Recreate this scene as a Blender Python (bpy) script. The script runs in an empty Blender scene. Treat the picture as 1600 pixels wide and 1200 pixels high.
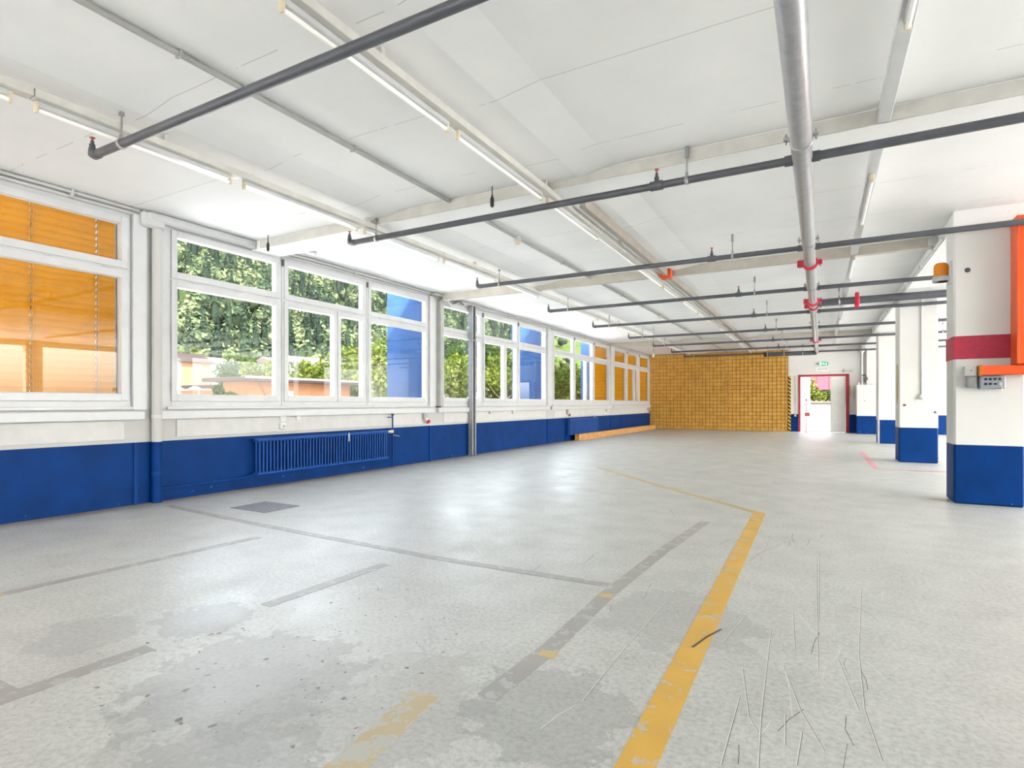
import bpy, bmesh, math, random
import numpy as np
from mathutils import Vector, Matrix

random.seed(7)
rng = np.random.default_rng(7)
SC = bpy.context.scene
COL = SC.collection
PI = math.pi

# ------------------------------------------------------------------ camera
FPX, VPX, HORIZON, EYE = 875.0, 1282.0, 630.0, 1.2
YAW = math.atan2(VPX - 800.0, FPX)
cam_d = bpy.data.cameras.new('camera')
cam_d.sensor_fit = 'HORIZONTAL'
cam_d.sensor_width = 36.0
cam_d.lens = 36.0 * FPX / 1600.0
cam_d.shift_y = (HORIZON - 600.0) / 1600.0
cam_d.clip_start = 0.05
cam_d.clip_end = 2000
cam = bpy.data.objects.new('camera', cam_d)
cam.location = (0, 0, EYE)
cam.rotation_euler = (PI / 2, 0, YAW)
COL.objects.link(cam)
SC.camera = cam

# ------------------------------------------------------------------ sky, sun, exposure
world = bpy.data.worlds.new('world')
SC.world = world
world.use_nodes = True
wn, wl = world.node_tree.nodes, world.node_tree.links
bg = wn['Background']
sky = wn.new('ShaderNodeTexSky')
sky.sky_type = 'NISHITA'
sky.sun_disc = False
sky.sun_elevation = math.radians(48)
sky.sun_rotation = math.radians(120)
sky.air_density = 1.0
sky.dust_density = 3.5
sky.ozone_density = 1.0
hs = wn.new('ShaderNodeHueSaturation')
hs.inputs['Saturation'].default_value = 0.35
wl.new(sky.outputs[0], hs.inputs['Color'])
wl.new(hs.outputs[0], bg.inputs['Color'])
bg.inputs['Strength'].default_value = 1.0

sun_d = bpy.data.lights.new('sun', 'SUN')
sun_d.energy = 12.0
sun_d.angle = math.radians(1.5)
sun_d.color = (1.0, 0.975, 0.94)
sun = bpy.data.objects.new('sun', sun_d)
sun.rotation_euler = Vector((-0.62, 0.42, -0.80)).to_track_quat('-Z', 'Y').to_euler()
sun.location = (30, -20, 40)
COL.objects.link(sun)

TUBE_GLOW = 0.04
vs = SC.view_settings
vs.view_transform = 'Standard'
vs.look = 'None'
vs.gamma = 1.0
vs.use_curve_mapping = False
vs.exposure = 1.55

# ------------------------------------------------------------------ helpers
def lin(c):
    def f(v):
        v = v / 255.0
        return v / 12.92 if v <= 0.04045 else ((v + 0.055) / 1.055) ** 2.4
    return (f(c[0]), f(c[1]), f(c[2]), 1.0)

ORG = {}          # world origin of every object made

class MB:
    """collects faces in world coordinates, builds ONE mesh object"""
    def __init__(s):
        s.v, s.f, s.m, s.sm = [], [], [], []
    def add(s, vs_, fs, mi=0, smooth=False):
        b = len(s.v)
        s.v += [tuple(p) for p in vs_]
        for q in fs:
            s.f.append(tuple(i + b for i in q)); s.m.append(mi); s.sm.append(smooth)
        return s
    def box(s, x0, x1, y0, y1, z0, z1, mi=0):
        return s.add([(x0,y0,z0),(x1,y0,z0),(x1,y1,z0),(x0,y1,z0),(x0,y0,z1),(x1,y0,z1),(x1,y1,z1),(x0,y1,z1)],
              [(0,3,2,1),(4,5,6,7),(0,1,5,4),(1,2,6,5),(2,3,7,6),(3,0,4,7)], mi)
    def bbox(s, x0, x1, y0, y1, z0, z1, b=0.006, mi=0):
        """box with chamfered edges"""
        b = min(b, abs(x1-x0)*.45, abs(y1-y0)*.45, abs(z1-z0)*.45)
        bm = bmesh.new()
        bmesh.ops.create_cube(bm, size=1)
        for v in bm.verts:
            v.co = Vector(((x0+x1)/2 + v.co.x*(x1-x0), (y0+y1)/2 + v.co.y*(y1-y0), (z0+z1)/2 + v.co.z*(z1-z0)))
        bmesh.ops.bevel(bm, geom=list(bm.edges), offset=b, segments=1, affect='EDGES')
        bm.verts.index_update()
        s.add([v.co[:] for v in bm.verts], [[v.index for v in f.verts] for f in bm.faces], mi)
        bm.free()
        return s
    def tube(s, pts, r, n=12, cap=True, mi=0, rr=None):
        """round bar through points"""
        pts = [Vector(p) for p in pts]
        rings = []
        up = None
        for i, p in enumerate(pts):
            if i == 0: d = (pts[1]-p).normalized()
            elif i == len(pts)-1: d = (p-pts[i-1]).normalized()
            else: d = ((pts[i+1]-p).normalized() + (p-pts[i-1]).normalized()).normalized()
            if up is None:
                a = Vector((0,0,1)) if abs(d.z) < .9 else Vector((1,0,0))
                up = (a - d*a.dot(d)).normalized()
            else:
                up = (up - d*up.dot(d)).normalized()
            w = d.cross(up)
            q = r if rr is None else rr[i]
            rings.append([p + (up*math.cos(2*PI*k/n) + w*math.sin(2*PI*k/n))*q for k in range(n)])
        vs_ = [v for rg in rings for v in rg]
        fs = []
        for i in range(len(rings)-1):
            for k in range(n):
                fs.append((i*n+k, i*n+(k+1)%n, (i+1)*n+(k+1)%n, (i+1)*n+k))
        s.add(vs_, fs, mi, True)
        if cap:
            s.add(rings[0], [tuple(range(n))[::-1]], mi)
            s.add(rings[-1], [tuple(range(n))], mi)
        return s
    def lathe(s, c, prof, n=16, mi=0, axis='z'):
        c = Vector(c)
        vs_ = []
        for (r, h) in prof:
            for k in range(n):
                a = 2*PI*k/n
                if axis == 'z': vs_.append(c + Vector((r*math.cos(a), r*math.sin(a), h)))
                elif axis == 'y': vs_.append(c + Vector((r*math.cos(a), h, r*math.sin(a))))
                else: vs_.append(c + Vector((h, r*math.cos(a), r*math.sin(a))))
        fs = []
        for i in range(len(prof)-1):
            for k in range(n):
                fs.append((i*n+k, i*n+(k+1)%n, (i+1)*n+(k+1)%n, (i+1)*n+k))
        return s.add(vs_, fs, mi, True)
    def prism(s, poly, axis, a0, a1, mi=0):
        """poly: 2D list extruded along axis 'x','y','z'"""
        def P(u, v, a):
            return {'x': (a,u,v), 'y': (u,a,v), 'z': (u,v,a)}[axis]
        n = len(poly)
        vs_ = [P(u,v,a0) for u,v in poly] + [P(u,v,a1) for u,v in poly]
        fs = [tuple(range(n))[::-1], tuple(range(n, 2*n))]
        fs += [(i, (i+1)%n, n+(i+1)%n, n+i) for i in range(n)]
        return s.add(vs_, fs, mi)
    def build(s, name, mats, parent=None, origin=None, **tags):
        me = bpy.data.meshes.new(name)
        if parent is not None and origin is None:
            origin = ORG[parent.name]
        if origin is None:
            a = np.array(s.v)
            lo, hi = a.min(0), a.max(0)
            origin = Vector(((lo[0]+hi[0])/2, (lo[1]+hi[1])/2, lo[2]))
        origin = Vector(origin)
        me.from_pydata([(v[0]-origin.x, v[1]-origin.y, v[2]-origin.z) for v in s.v], [], s.f)
        if not isinstance(mats, (list, tuple)): mats = [mats]
        for m in mats: me.materials.append(m)
        me.polygons.foreach_set('material_index', s.m)
        me.polygons.foreach_set('use_smooth', s.sm)
        bm = bmesh.new(); bm.from_mesh(me)
        bmesh.ops.recalc_face_normals(bm, faces=bm.faces)
        bm.to_mesh(me); bm.free()
        me.update()
        return link(name, me, parent, origin, **tags)

def link(name, data, parent, origin, **tags):
    o = bpy.data.objects.new(name, data)
    COL.objects.link(o)
    origin = Vector(origin)
    ORG[o.name] = origin
    if parent is not None:
        o.parent = parent
        o.location = origin - ORG[parent.name]
    else:
        o.location = origin
    tag(o, **tags)
    return o

def tag(o, label=None, cat=None, group=None, kind=None):
    if label: o['label'] = label
    if cat: o['category'] = cat
    if group: o['group'] = group
    if kind: o['kind'] = kind
    return o

def thing(name, loc, label, cat, group=None, kind=None):
    o = link(name, None, None, loc, label=label, cat=cat, group=group, kind=kind)
    o.empty_display_size = 0.1
    return o

def dup(o, offset, parent=None, label=None, depth=0):
    """copy of an object with its parts and sub-parts, moved by offset"""
    c = o.copy()
    COL.objects.link(c)
    if parent is None:
        c.location = o.location + Vector(offset)
        ORG[c.name] = ORG[o.name] + Vector(offset)
    else:
        c.parent = parent
        ORG[c.name] = ORG[o.name] + Vector(offset)
    if label: c['label'] = label
    for ch in list(o.children):
        dup(ch, offset, c)
    return c

ORDN = ['nearest','second nearest','third','fourth','fifth','sixth','seventh','eighth','ninth','tenth','eleventh','twelfth','thirteenth','fourteenth','fifteenth','sixteenth','seventeenth','eighteenth']

# ------------------------------------------------------------------ materials
class NT:
    def __init__(s, name):
        s.mat = bpy.data.materials.new(name)
        s.mat.use_nodes = True
        s.n, s.l = s.mat.node_tree.nodes, s.mat.node_tree.links
        s.p = s.n['Principled BSDF']
        s.out = s.n['Material Output']
    def new(s, t, **kw):
        nd = s.n.new(t)
        for k, v in kw.items(): setattr(nd, k, v)
        return nd
    def link(s, a, b): s.l.new(a, b)
    def pos(s): return s.new('ShaderNodeNewGeometry').outputs['Position']
    def noise(s, scale, detail=4, rough=.55, vec=None, dist=0.0):
        t = s.new('ShaderNodeTexNoise')
        t.inputs['Scale'].default_value = scale
        t.inputs['Detail'].default_value = detail
        t.inputs['Roughness'].default_value = rough
        t.inputs['Distortion'].default_value = dist
        s.link(vec if vec is not None else s.pos(), t.inputs['Vector'])
        return t.outputs['Fac']
    def ramp(s, fac, stops, interp='LINEAR'):
        r = s.new('ShaderNodeValToRGB')
        r.color_ramp.interpolation = interp
        e = r.color_ramp.elements
        while len(e) < len(stops): e.new(.5)
        for i, (p, c) in enumerate(stops):
            e[i].position = p
            e[i].color = c if len(c) == 4 else lin(c)
        s.link(fac, r.inputs['Fac'])
        return r.outputs['Color']
    def mix(s, fac, a, b, blend='MIX'):
        m = s.new('ShaderNodeMix', data_type='RGBA', blend_type=blend)
        for sock, v in ((m.inputs[0], fac), (m.inputs[6], a), (m.inputs[7], b)):
            if hasattr(v, 'is_linked'): s.link(v, sock)
            elif isinstance(v, (int, float)): sock.default_value = v
            else: sock.default_value = v if len(v) == 4 else lin(v)
        return m.outputs[2]
    def math(s, op, a, b=None, clamp=False):
        m = s.new('ShaderNodeMath', operation=op, use_clamp=clamp)
        for i, v in enumerate((a, b)):
            if v is None: continue
            if hasattr(v, 'is_linked'): s.link(v, m.inputs[i])
            else: m.inputs[i].default_value = v
        return m.outputs[0]
    def bump(s, h, strength=.2, dist=.01):
        b = s.new('ShaderNodeBump')
        b.inputs['Strength'].default_value = strength
        b.inputs['Distance'].default_value = dist
        s.link(h, b.inputs['Height'])
        s.link(b.outputs['Normal'], s.p.inputs['Normal'])
    def color(s, c):
        if hasattr(c, 'is_linked'): s.link(c, s.p.inputs['Base Color'])
        else: s.p.inputs['Base Color'].default_value = lin(c)
    def rough(s, r):
        if hasattr(r, 'is_linked'): s.link(r, s.p.inputs['Roughness'])
        else: s.p.inputs['Roughness'].default_value = r

def paint(name, c, rough=.5, var=.06, scale=6, metallic=0.0, bump=0.0, bscale=60, spec=None):
    t = NT(name)
    if spec is not None: t.p.inputs['Specular IOR Level'].default_value = spec
    f = t.noise(scale, 5)
    d = tuple(max(0, v*(1-var)) for v in c[:3])
    u = tuple(min(255, v*(1+var*.6)) for v in c[:3])
    t.color(t.ramp(f, [(.3, d), (.7, u)]))
    t.rough(rough)
    t.p.inputs['Metallic'].default_value = metallic
    if bump: t.bump(t.noise(bscale, 4), bump, .004)
    return t.mat

def mat_two_tone(name='wall_paint_two_tone', white=(196,195,191), blue=(0,52,116), hgt=0.735, var=.03):
    t = NT(name)
    pos = t.pos()
    sep = t.new('ShaderNodeSeparateXYZ'); t.link(pos, sep.inputs[0])
    f1 = t.noise(1.3, 5); f2 = t.noise(14, 4)
    w = t.ramp(f1, [(.3, tuple(v*(1-var) for v in white)), (.7, white)])
    b = t.ramp(t.noise(3.0, 6), [(.25, tuple(v*.84 for v in blue)), (.75, tuple(min(255, v*1.06) for v in blue))])
    # chips of bare plaster low on the dado
    chip = t.math('GREATER_THAN', t.noise(26, 3), .735)
    b = t.mix(t.math('MULTIPLY', chip, t.math('LESS_THAN', sep.outputs[2], .10)), b, (190,200,215))
    isblue = t.math('LESS_THAN', sep.outputs[2], hgt)
    t.color(t.mix(isblue, w, b))
    t.rough(t.math('SUBTRACT', .62, t.math('MULTIPLY', isblue, .12)))
    t.p.inputs['Specular IOR Level'].default_value = .12
    t.bump(t.noise(45, 5), .12, .004)
    return t.mat

def mat_ceiling():
    t = NT('ceiling_paint')
    pos = t.pos()
    sep = t.new('ShaderNodeSeparateXYZ'); t.link(pos, sep.inputs[0])
    base = t.ramp(t.noise(.9, 5), [(.3, (238,238,237)), (.7, (247,247,245))])
    # joints of the shuttering boards
    def line(coord, pitch, off, w):
        a = t.math('ADD', coord, off)
        a = t.math('ADD', a, t.math('MULTIPLY', t.noise(1.2, 3), .03))
        a = t.math('DIVIDE', a, pitch)
        a = t.math('FRACT', a)
        a = t.math('SUBTRACT', a, .5)
        return t.math('LESS_THAN', t.math('ABSOLUTE', a), w / pitch)
    l = line(sep.outputs[1], 1.13, .565 - 3.6, .004)
    l = t.math('MULTIPLY', l, t.math('GREATER_THAN', t.noise(2.2, 4), .47))
    base = t.mix(t.math('MULTIPLY', l, .35), base, (120,118,112))
    # pin holes
    vor = t.new('ShaderNodeTexVoronoi'); vor.inputs['Scale'].default_value = 1.3
    t.link(pos, vor.inputs['Vector'])
    hole = t.math('LESS_THAN', vor.outputs['Distance'], .014)
    base = t.mix(t.math('MULTIPLY', hole, .8), base, (90,88,84))
    t.color(base)
    t.rough(.75)
    mp = t.new('ShaderNodeMapping'); mp.inputs['Scale'].default_value = (2, 14, 2)
    t.link(pos, mp.inputs['Vector'])
    t.bump(t.noise(3, 5, vec=mp.outputs[0]), .08, .01)
    return t.mat

def mat_floor():
    t = NT('worn_concrete')
    pos = t.pos()
    sep = t.new('ShaderNodeSeparateXYZ'); t.link(pos, sep.inputs[0])
    big = t.noise(.45, 6, .6)
    mid = t.noise(3.2, 8, .62)
    fine = t.noise(42, 6, .7)
    c = t.ramp(big, [(.28, (170,171,167)), (.5, (187,188,183)), (.75, (202,203,198))])
    c = t.mix(.45, c, t.ramp(mid, [(.3, (148,149,145)), (.55, (194,195,190)), (.8, (214,215,210))]))
    c = t.mix(.45, c, t.ramp(fine, [(.3, (116,116,113)), (.55, (192,193,188)), (.8, (220,220,216))]))
    # peeling grey coating: darker, brownish bare screed with a ragged outline
    def dist_mask(cx, cy, r0, r1):
        dx = t.math('SUBTRACT', sep.outputs[0], cx); dy = t.math('SUBTRACT', sep.outputs[1], cy)
        d = t.math('SQRT', t.math('ADD', t.math('MULTIPLY', dx, dx), t.math('MULTIPLY', dy, dy)))
        mr = t.new('ShaderNodeMapRange')
        mr.inputs['From Min'].default_value = r0; mr.inputs['From Max'].default_value = r1
        mr.inputs['To Min'].default_value = 1.0; mr.inputs['To Max'].default_value = 0.0
        t.link(d, mr.inputs['Value'])
        return mr.outputs[0]
    rag = t.noise(4.2, 9, .68)
    for cx, cy, r, col, th in ((-1.55, 1.75, .75, (150,147,142), .93), (-3.35, 1.45, .5, (142,143,146), 1.02), (-2.05, 1.35, .8, (146,144,141), 1.0), (-.95, 2.0, .7, (116,116,113), 1.0), (-.72, 3.2, .9, (140,141,140), 1.04)):
        m = t.math('GREATER_THAN', t.math('ADD', dist_mask(cx, cy, 0, r), rag), th)
        c = t.mix(t.math('MULTIPLY', m, .32), c, col)
    # pale fresh coating between
    m = t.math('GREATER_THAN', t.math('ADD', dist_mask(-2.4, 2.0, 0, 1.5), t.noise(5.5, 9, .7)), 1.05)
    c = t.mix(t.math('MULTIPLY', m, .22), c, (206,207,204))
    for cx, cy, r, sc_n, th in ((-2.2, 1.6, .95, 9.0, 1.02), (-1.7, 1.15, .6, 7.0, .98), (-3.0, 1.9, .6, 8.0, 1.08)):
        m = t.math('GREATER_THAN', t.math('ADD', dist_mask(cx, cy, 0, r), t.noise(sc_n, 8, .66)), th)
        c = t.mix(t.math('MULTIPLY', m, .38), c, (140,139,136))
    # small pits
    vor = t.new('ShaderNodeTexVoronoi'); vor.inputs['Scale'].default_value = 7
    t.link(pos, vor.inputs['Vector'])
    pit = t.math('MULTIPLY', t.math('LESS_THAN', vor.outputs['Distance'], .035), t.math('GREATER_THAN', t.noise(1.6, 3), .58))
    c = t.mix(t.math('MULTIPLY', pit, .6), c, (92,88,82))
    # brown grime along the window wall
    g = t.new('ShaderNodeMapRange')
    g.inputs['From Min'].default_value = -7.1; g.inputs['From Max'].default_value = -6.75
    g.inputs['To Min'].default_value = 1.15; g.inputs['To Max'].default_value = 0.0
    t.link(sep.outputs[0], g.inputs['Value'])
    gm = t.math('MULTIPLY', g.outputs[0], t.math('ADD', .3, t.noise(2.5, 6)), True)
    c = t.mix(gm, c, (140,120,92))
    # construction joints
    for a, ax in ((11.42, 1), (-1.62, 0)):
        d = t.math('ABSOLUTE', t.math('SUBTRACT', sep.outputs[ax], a))
        d = t.math('LESS_THAN', t.math('ADD', d, t.math('MULTIPLY', t.noise(3, 3), .01)), .011)
        if ax == 0: d = t.math('MULTIPLY', d, 0.0)
        c = t.mix(t.math('MULTIPLY', d, .6), c, (95,92,86))
    t.color(c)
    t.rough(t.ramp(t.noise(2.4, 7), [(.3, (.33,.33,.33,1)), (.7, (.50,.50,.50,1))]))
    t.p.inputs['Specular IOR Level'].default_value = .55
    h = t.math('ADD', t.math('MULTIPLY', mid, .6), t.math('MULTIPLY', fine, .25))
    t.bump(h, .10, .01)
    return t.mat

def mat_line(name, c, wear=.42, under=(176,178,176)):
    t = NT(name)
    f = t.noise(9, 8, .68)
    m = t.math('LESS_THAN', f, wear)
    base = t.ramp(t.noise(3.5, 5), [(.3, tuple(v*.93 for v in c)), (.7, c)])
    t.color(t.mix(t.math('MULTIPLY', m, .75), base, under))
    t.rough(.42)
    return t.mat

def mat_glass():
    t = NT('window_glass')
    t.n.remove(t.p)
    tr = t.new('ShaderNodeBsdfTransparent'); tr.inputs[0].default_value = (.97,.985,.975,1)
    gl = t.new('ShaderNodeBsdfGlossy'); gl.inputs['Roughness'].default_value = 0.0
    ge = t.new('ShaderNodeNewGeometry')
    dt = t.new('ShaderNodeVectorMath', operation='DOT_PRODUCT')
    t.link(ge.outputs['Normal'], dt.inputs[0]); t.link(ge.outputs['Incoming'], dt.inputs[1])
    k = t.math('SUBTRACT', 1.0, t.math('ABSOLUTE', dt.outputs['Value']))
    k = t.math('ADD', .035, t.math('MULTIPLY', t.math('POWER', k, 5.0), .965), True)
    mx = t.new('ShaderNodeMixShader')
    t.link(k, mx.inputs[0]); t.link(tr.outputs[0], mx.inputs[1]); t.link(gl.outputs[0], mx.inputs[2])
    t.link(mx.outputs[0], t.out.inputs['Surface'])
    return t.mat

def mat_slat():
    t = NT('orange_slat')
    t.n.remove(t.p)
    d = t.new('ShaderNodeBsdfDiffuse'); tr = t.new('ShaderNodeBsdfTranslucent'); g = t.new('ShaderNodeBsdfGlossy')
    col = t.ramp(t.noise(5, 3), [(.3, (146,94,1)), (.7, (154,102,2))])
    t.link(col, d.inputs[0]); t.link(col, tr.inputs[0]); g.inputs['Roughness'].default_value = .35
    m1 = t.new('ShaderNodeMixShader'); m1.inputs[0].default_value = .45
    t.link(d.outputs[0], m1.inputs[1]); t.link(tr.outputs[0], m1.inputs[2])
    m2 = t.new('ShaderNodeMixShader'); m2.inputs[0].default_value = .015
    t.link(m1.outputs[0], m2.inputs[1]); t.link(g.outputs[0], m2.inputs[2])
    t.link(m2.outputs[0], t.out.inputs['Surface'])
    return t.mat

def mat_leaf(name, a, b, c):
    t = NT(name)
    t.n.remove(t.p)
    d = t.new('ShaderNodeBsdfDiffuse'); tr = t.new('ShaderNodeBsdfTranslucent')
    at = t.new('ShaderNodeAttribute', attribute_name='tone')
    f = t.math('ADD', t.math('MULTIPLY', at.outputs['Fac'], .75), t.math('MULTIPLY', t.noise(.9, 5), .25))
    col = t.ramp(f, [(.12, a), (.5, b), (.9, c)])
    t.link(col, d.inputs[0]); t.link(col, tr.inputs[0])
    m1 = t.new('ShaderNodeMixShader'); m1.inputs[0].default_value = .3
    t.link(d.outputs[0], m1.inputs[1]); t.link(tr.outputs[0], m1.inputs[2])
    t.link(m1.outputs[0], t.out.inputs['Surface'])
    return t.mat

def mat_blocks():
    t = NT('yellow_fibre_block')
    pos = t.pos()
    sn = t.new('ShaderNodeVectorMath', operation='SNAP'); sn.inputs[1].default_value = (.159, 5.0, .1645)
    t.link(pos, sn.inputs[0])
    wn_ = t.new('ShaderNodeTexWhiteNoise'); t.link(sn.outputs[0], wn_.inputs['Vector'])
    c = t.ramp(wn_.outputs['Value'], [(0, (196,146,58)), (.5, (208,160,72)), (1, (220,172,84))])
    c = t.mix(.45, c, t.ramp(t.noise(34, 6, .7), [(.3, (150,104,36)), (.6, (214,168,84)), (.85, (226,188,110))]))
    t.color(c); t.rough(.85)
    t.bump(t.noise(60, 4), .4, .01)
    return t.mat

def mat_hazard():
    t = NT('hazard_stripes')
    sep = t.new('ShaderNodeSeparateXYZ'); t.link(t.pos(), sep.inputs[0])
    a = t.math('ADD', sep.outputs[2], t.math('MULTIPLY', sep.outputs[0], .9))
    a = t.math('FRACT', t.math('DIVIDE', a, .155))
    t.color(t.mix(t.math('GREATER_THAN', a, .5), (226,176,40), (22,22,22)))
    t.rough(.5)
    return t.mat

def mat_emit(name, c, strength):
    t = NT(name)
    t.color(c)
    t.p.inputs['Emission Color'].default_value = lin(c)
    t.p.inputs['Emission Strength'].default_value = strength
    t.rough(.4)
    return t.mat

def mat_galv():
    t = NT('galvanised_steel')
    c = t.ramp(t.noise(18, 5), [(.3, (158,158,160)), (.7, (174,175,177))])
    t.color(c); t.rough(.32); t.p.inputs['Metallic'].default_value = .55
    return t.mat

def mat_amber():
    t = NT('amber_plastic')
    t.color((255,150,10)); t.rough(.15)
    t.p.inputs['Transmission Weight'].default_value = .45
    return t.mat

M = {}
M['two'] = mat_two_tone()
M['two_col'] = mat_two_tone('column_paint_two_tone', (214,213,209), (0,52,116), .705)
M['two_back'] = mat_two_tone('far_wall_paint_two_tone', (226,225,221), (0,52,116), .74)  # white lifted in the colour to offset weaker light on this wall
M['ceil'] = mat_ceiling()
M['floor'] = mat_floor()
M['glass'] = mat_glass()
M['frame'] = paint('white_window_lacquer', (204,205,205), .32, .02)
M['white'] = paint('white_paint', (204,203,199), .5, .03)
M['cream'] = paint('cream_plastic', (222,210,180), .45, .06)
M['trunk'] = paint('greige_trunking', (206,204,196), .45, .05)
M['ribshade'] = paint('taupe_rib_shade', (168,160,148), .5, .05)  # shaded side of the middle rib put into a colour
M['beamshade'] = paint('greige_beam_shade', (196,190,178), .6, .05)  # shade on the cross beam faces put into the colour
M['dark'] = paint('dark_grey_pipe_paint', (82,84,90), .42, .08)
M['galv'] = mat_galv()
M['steel'] = paint('zinc_steel', (170,172,172), .3, .06, metallic=.8)
M['red'] = paint('red_paint', (200,30,55), .4, .06)
M['redtip'] = paint('dull_red_plastic', (176,84,80), .4, .05)
M['blue'] = paint('blue_paint', (2,58,126), .5, .08, 9, spec=.15)
M['radblue'] = paint('radiator_blue_enamel', (8,72,150), .4, .06, 9, spec=.3)  # brighter than the blue paint: tube highlights put into the colour
M['finblue'] = paint('blue_panel', (34,60,98), .7, .1, 2.5, spec=.08)
M['orange'] = paint('orange_paint', (226,84,22), .4, .05)
M['amber'] = mat_amber()
M['black'] = paint('black_rubber', (34,34,36), .6, .1)
M['dkgrey'] = paint('dark_grey_metal', (96,96,96), .45, .06, metallic=.3)
M['grey'] = paint('grey_enamel', (140,148,158), .4, .05)
M['ltgrey'] = paint('light_grey_enamel', (176,176,172), .45, .05)
M['band'] = paint('crimson_band_paint', (168,36,62), .5, .09, 22)
M['slat'] = mat_slat()
M['blocks'] = mat_blocks()
M['joint'] = paint('dark_mortar', (64,44,18), .9, .2, 20)
M['wood'] = paint('pale_timber', (196,146,86), .7, .18, 8, bump=.2)
M['hazard'] = mat_hazard()
M['yellow'] = mat_line('yellow_line_paint', (214,170,74), .42)
M['yfaded'] = mat_line('faded_yellow_paint', (186,170,134), .5)
M['yold'] = mat_line('pale_yellow_paint', (196,172,112), .46)
M['strip'] = mat_line('grey_adhesive_residue', (160,157,152), .45)
M['pinkline'] = mat_line('pink_line_paint', (226,140,150), .42)
M['redline'] = mat_line('red_line_paint', (196,84,96), .42)
M['scratch'] = paint('pale_scratch', (214,214,210), .6, .05)
M['gouge'] = paint('dark_gouge', (84,80,72), .7, .1)
M['chip'] = paint('bare_screed', (134,129,122), .8, .15, 30)
M['plate'] = paint('riveted_steel_plate', (126,126,130), .5, .18, 30, metallic=.4)
M['tube'] = mat_emit('fluorescent_tube', (255,252,244), TUBE_GLOW)
M['exit'] = mat_emit('exit_green', (10,140,90), .4)
M['exitw'] = mat_emit('exit_white', (240,245,240), .5)
M['paper'] = paint('white_paper', (236,236,232), .7, .02)
M['ink'] = paint('black_ink', (50,50,54), .7, .05)
M['doorred'] = paint('dark_red_lacquer', (170,40,50), .4, .05)
M['door'] = paint('white_door_lacquer', (226,226,220), .4, .03)
M['asphalt'] = paint('pale_paving', (196,194,190), .8, .08, 2)
M['yard'] = paint('grey_yard_paving', (92,91,89), .9, .08, 2, spec=.1)
M['parapet'] = paint('white_render', (100,98,95), .8, .05, 3)
M['pinkwall'] = paint('rose_render', (86,54,62), .8, .06, 2, spec=.05)
M['grass'] = paint('meadow_grass', (44,54,20), .9, .22, .12, spec=.02)
M['hillsoil'] = paint('forest_floor', (30,40,20), .95, .25, .2, spec=.02)
M['terra'] = paint('apricot_render', (94,65,46), .8, .05, 1.5, spec=.05)
M['roof'] = paint('brown_fascia', (34,27,26), .8, .1, spec=.05)
M['roofpale'] = paint('pale_metal_edge', (74,66,62), .8, .05, spec=.05)
M['winglass'] = paint('dark_pane', (90,100,106), .1, .1)
M['bark'] = paint('bark', (92,78,62), .9, .2, 12)
M['leafA'] = mat_leaf('leaves_green', (11,22,6), (29,43,15), (51,62,28))
M['leafB'] = mat_leaf('leaves_yellow_green', (29,38,8), (57,66,21), (81,86,37))
M['leafC'] = mat_leaf('forest_foliage', (21,29,25), (47,57,40), (84,88,62))  # lightened and greyed: whitish haze over the hill put into the colour

# ------------------------------------------------------------------ room shell
WX = -7.10                 # inner face of the window wall
BACK = 26.5                # inner face of the far wall
CEIL = 3.5
PITCH = 5.7
PIL = [3.82 + PITCH*k for k in range(-1, 5)]     # pillar centres along the window wall
RX, FY = 11.0, -7.4

floor = MB().box(-7.35, RX+.3, FY-.3, BACK+.25, -.25, 0).build('floor', M['floor'], label='worn pale grey concrete floor with scratches', cat='floor', kind='structure')

ceiling = MB().box(-7.45, RX+.4, FY-.4, BACK+.3, CEIL, CEIL+.3).build('ceiling', M['ceil'], label='white painted concrete ceiling', cat='ceiling', kind='structure')
# longitudinal ribs with sloping sides
for xc, hw in ((-4.86, .24), (-2.36, .26)):
    d = .055
    MB().prism([(xc-hw-.12, CEIL+.01), (xc-hw, CEIL-d), (xc+hw, CEIL-d), (xc+hw+.42, CEIL+.01)], 'y', FY, BACK).build('rib', M['ceil'], ceiling)
# cross beams
MB().box(WX, RX, 5.2, 5.62, 3.37, CEIL+.01).build('cross_beam', M['ceil'], ceiling)
MB().box(WX+.2, 5.0, 5.185, 5.2, 3.375, 3.485).build('beam_shade_strip', M['trunk'], ceiling)  # greige strip over the near face, its shade put into the colour
for yb in (9.6, 15.2, 20.55):
    if yb != 15.2:
        MB().box(-6.95, 1.39, yb, yb+.10, 3.36, CEIL+.01).build('cross_beam', M['beamshade'], ceiling)
# girder carried by the columns
MB().box(1.40, 2.05, 8.44, BACK, 3.31, CEIL+.01).build('girder', M['ceil'], ceiling)

# window wall: solid below the sill, pillars between the bays, lintel above
wl_ = thing('wall_left', (WX, 10, 0), 'window wall, white above a blue painted dado', 'wall', kind='structure')
MB().box(WX-.17, WX, FY, BACK, 0, 1.15).build('dado_wall', M['two'], wl_)
MB().box(WX-.17, WX, FY, BACK, 3.42, CEIL+.01).build('lintel', M['white'], wl_)
MB().box(WX-.17, WX, FY, -1.66, 1.14, 3.43).build('blind_bay', M['white'], wl_)
for p in PIL:
    if p > -1.0:
        pr = MB().box(WX-.17, WX+.005, p-.21, p+.21, 1.14, 3.43)
        pr.build('pillar', M['frame'], wl_)
        MB().bbox(WX, WX+.045, p-.21, p-.06, 1.12, 3.43, .004).build('pillar_strip', M['frame'], wl_)
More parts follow.
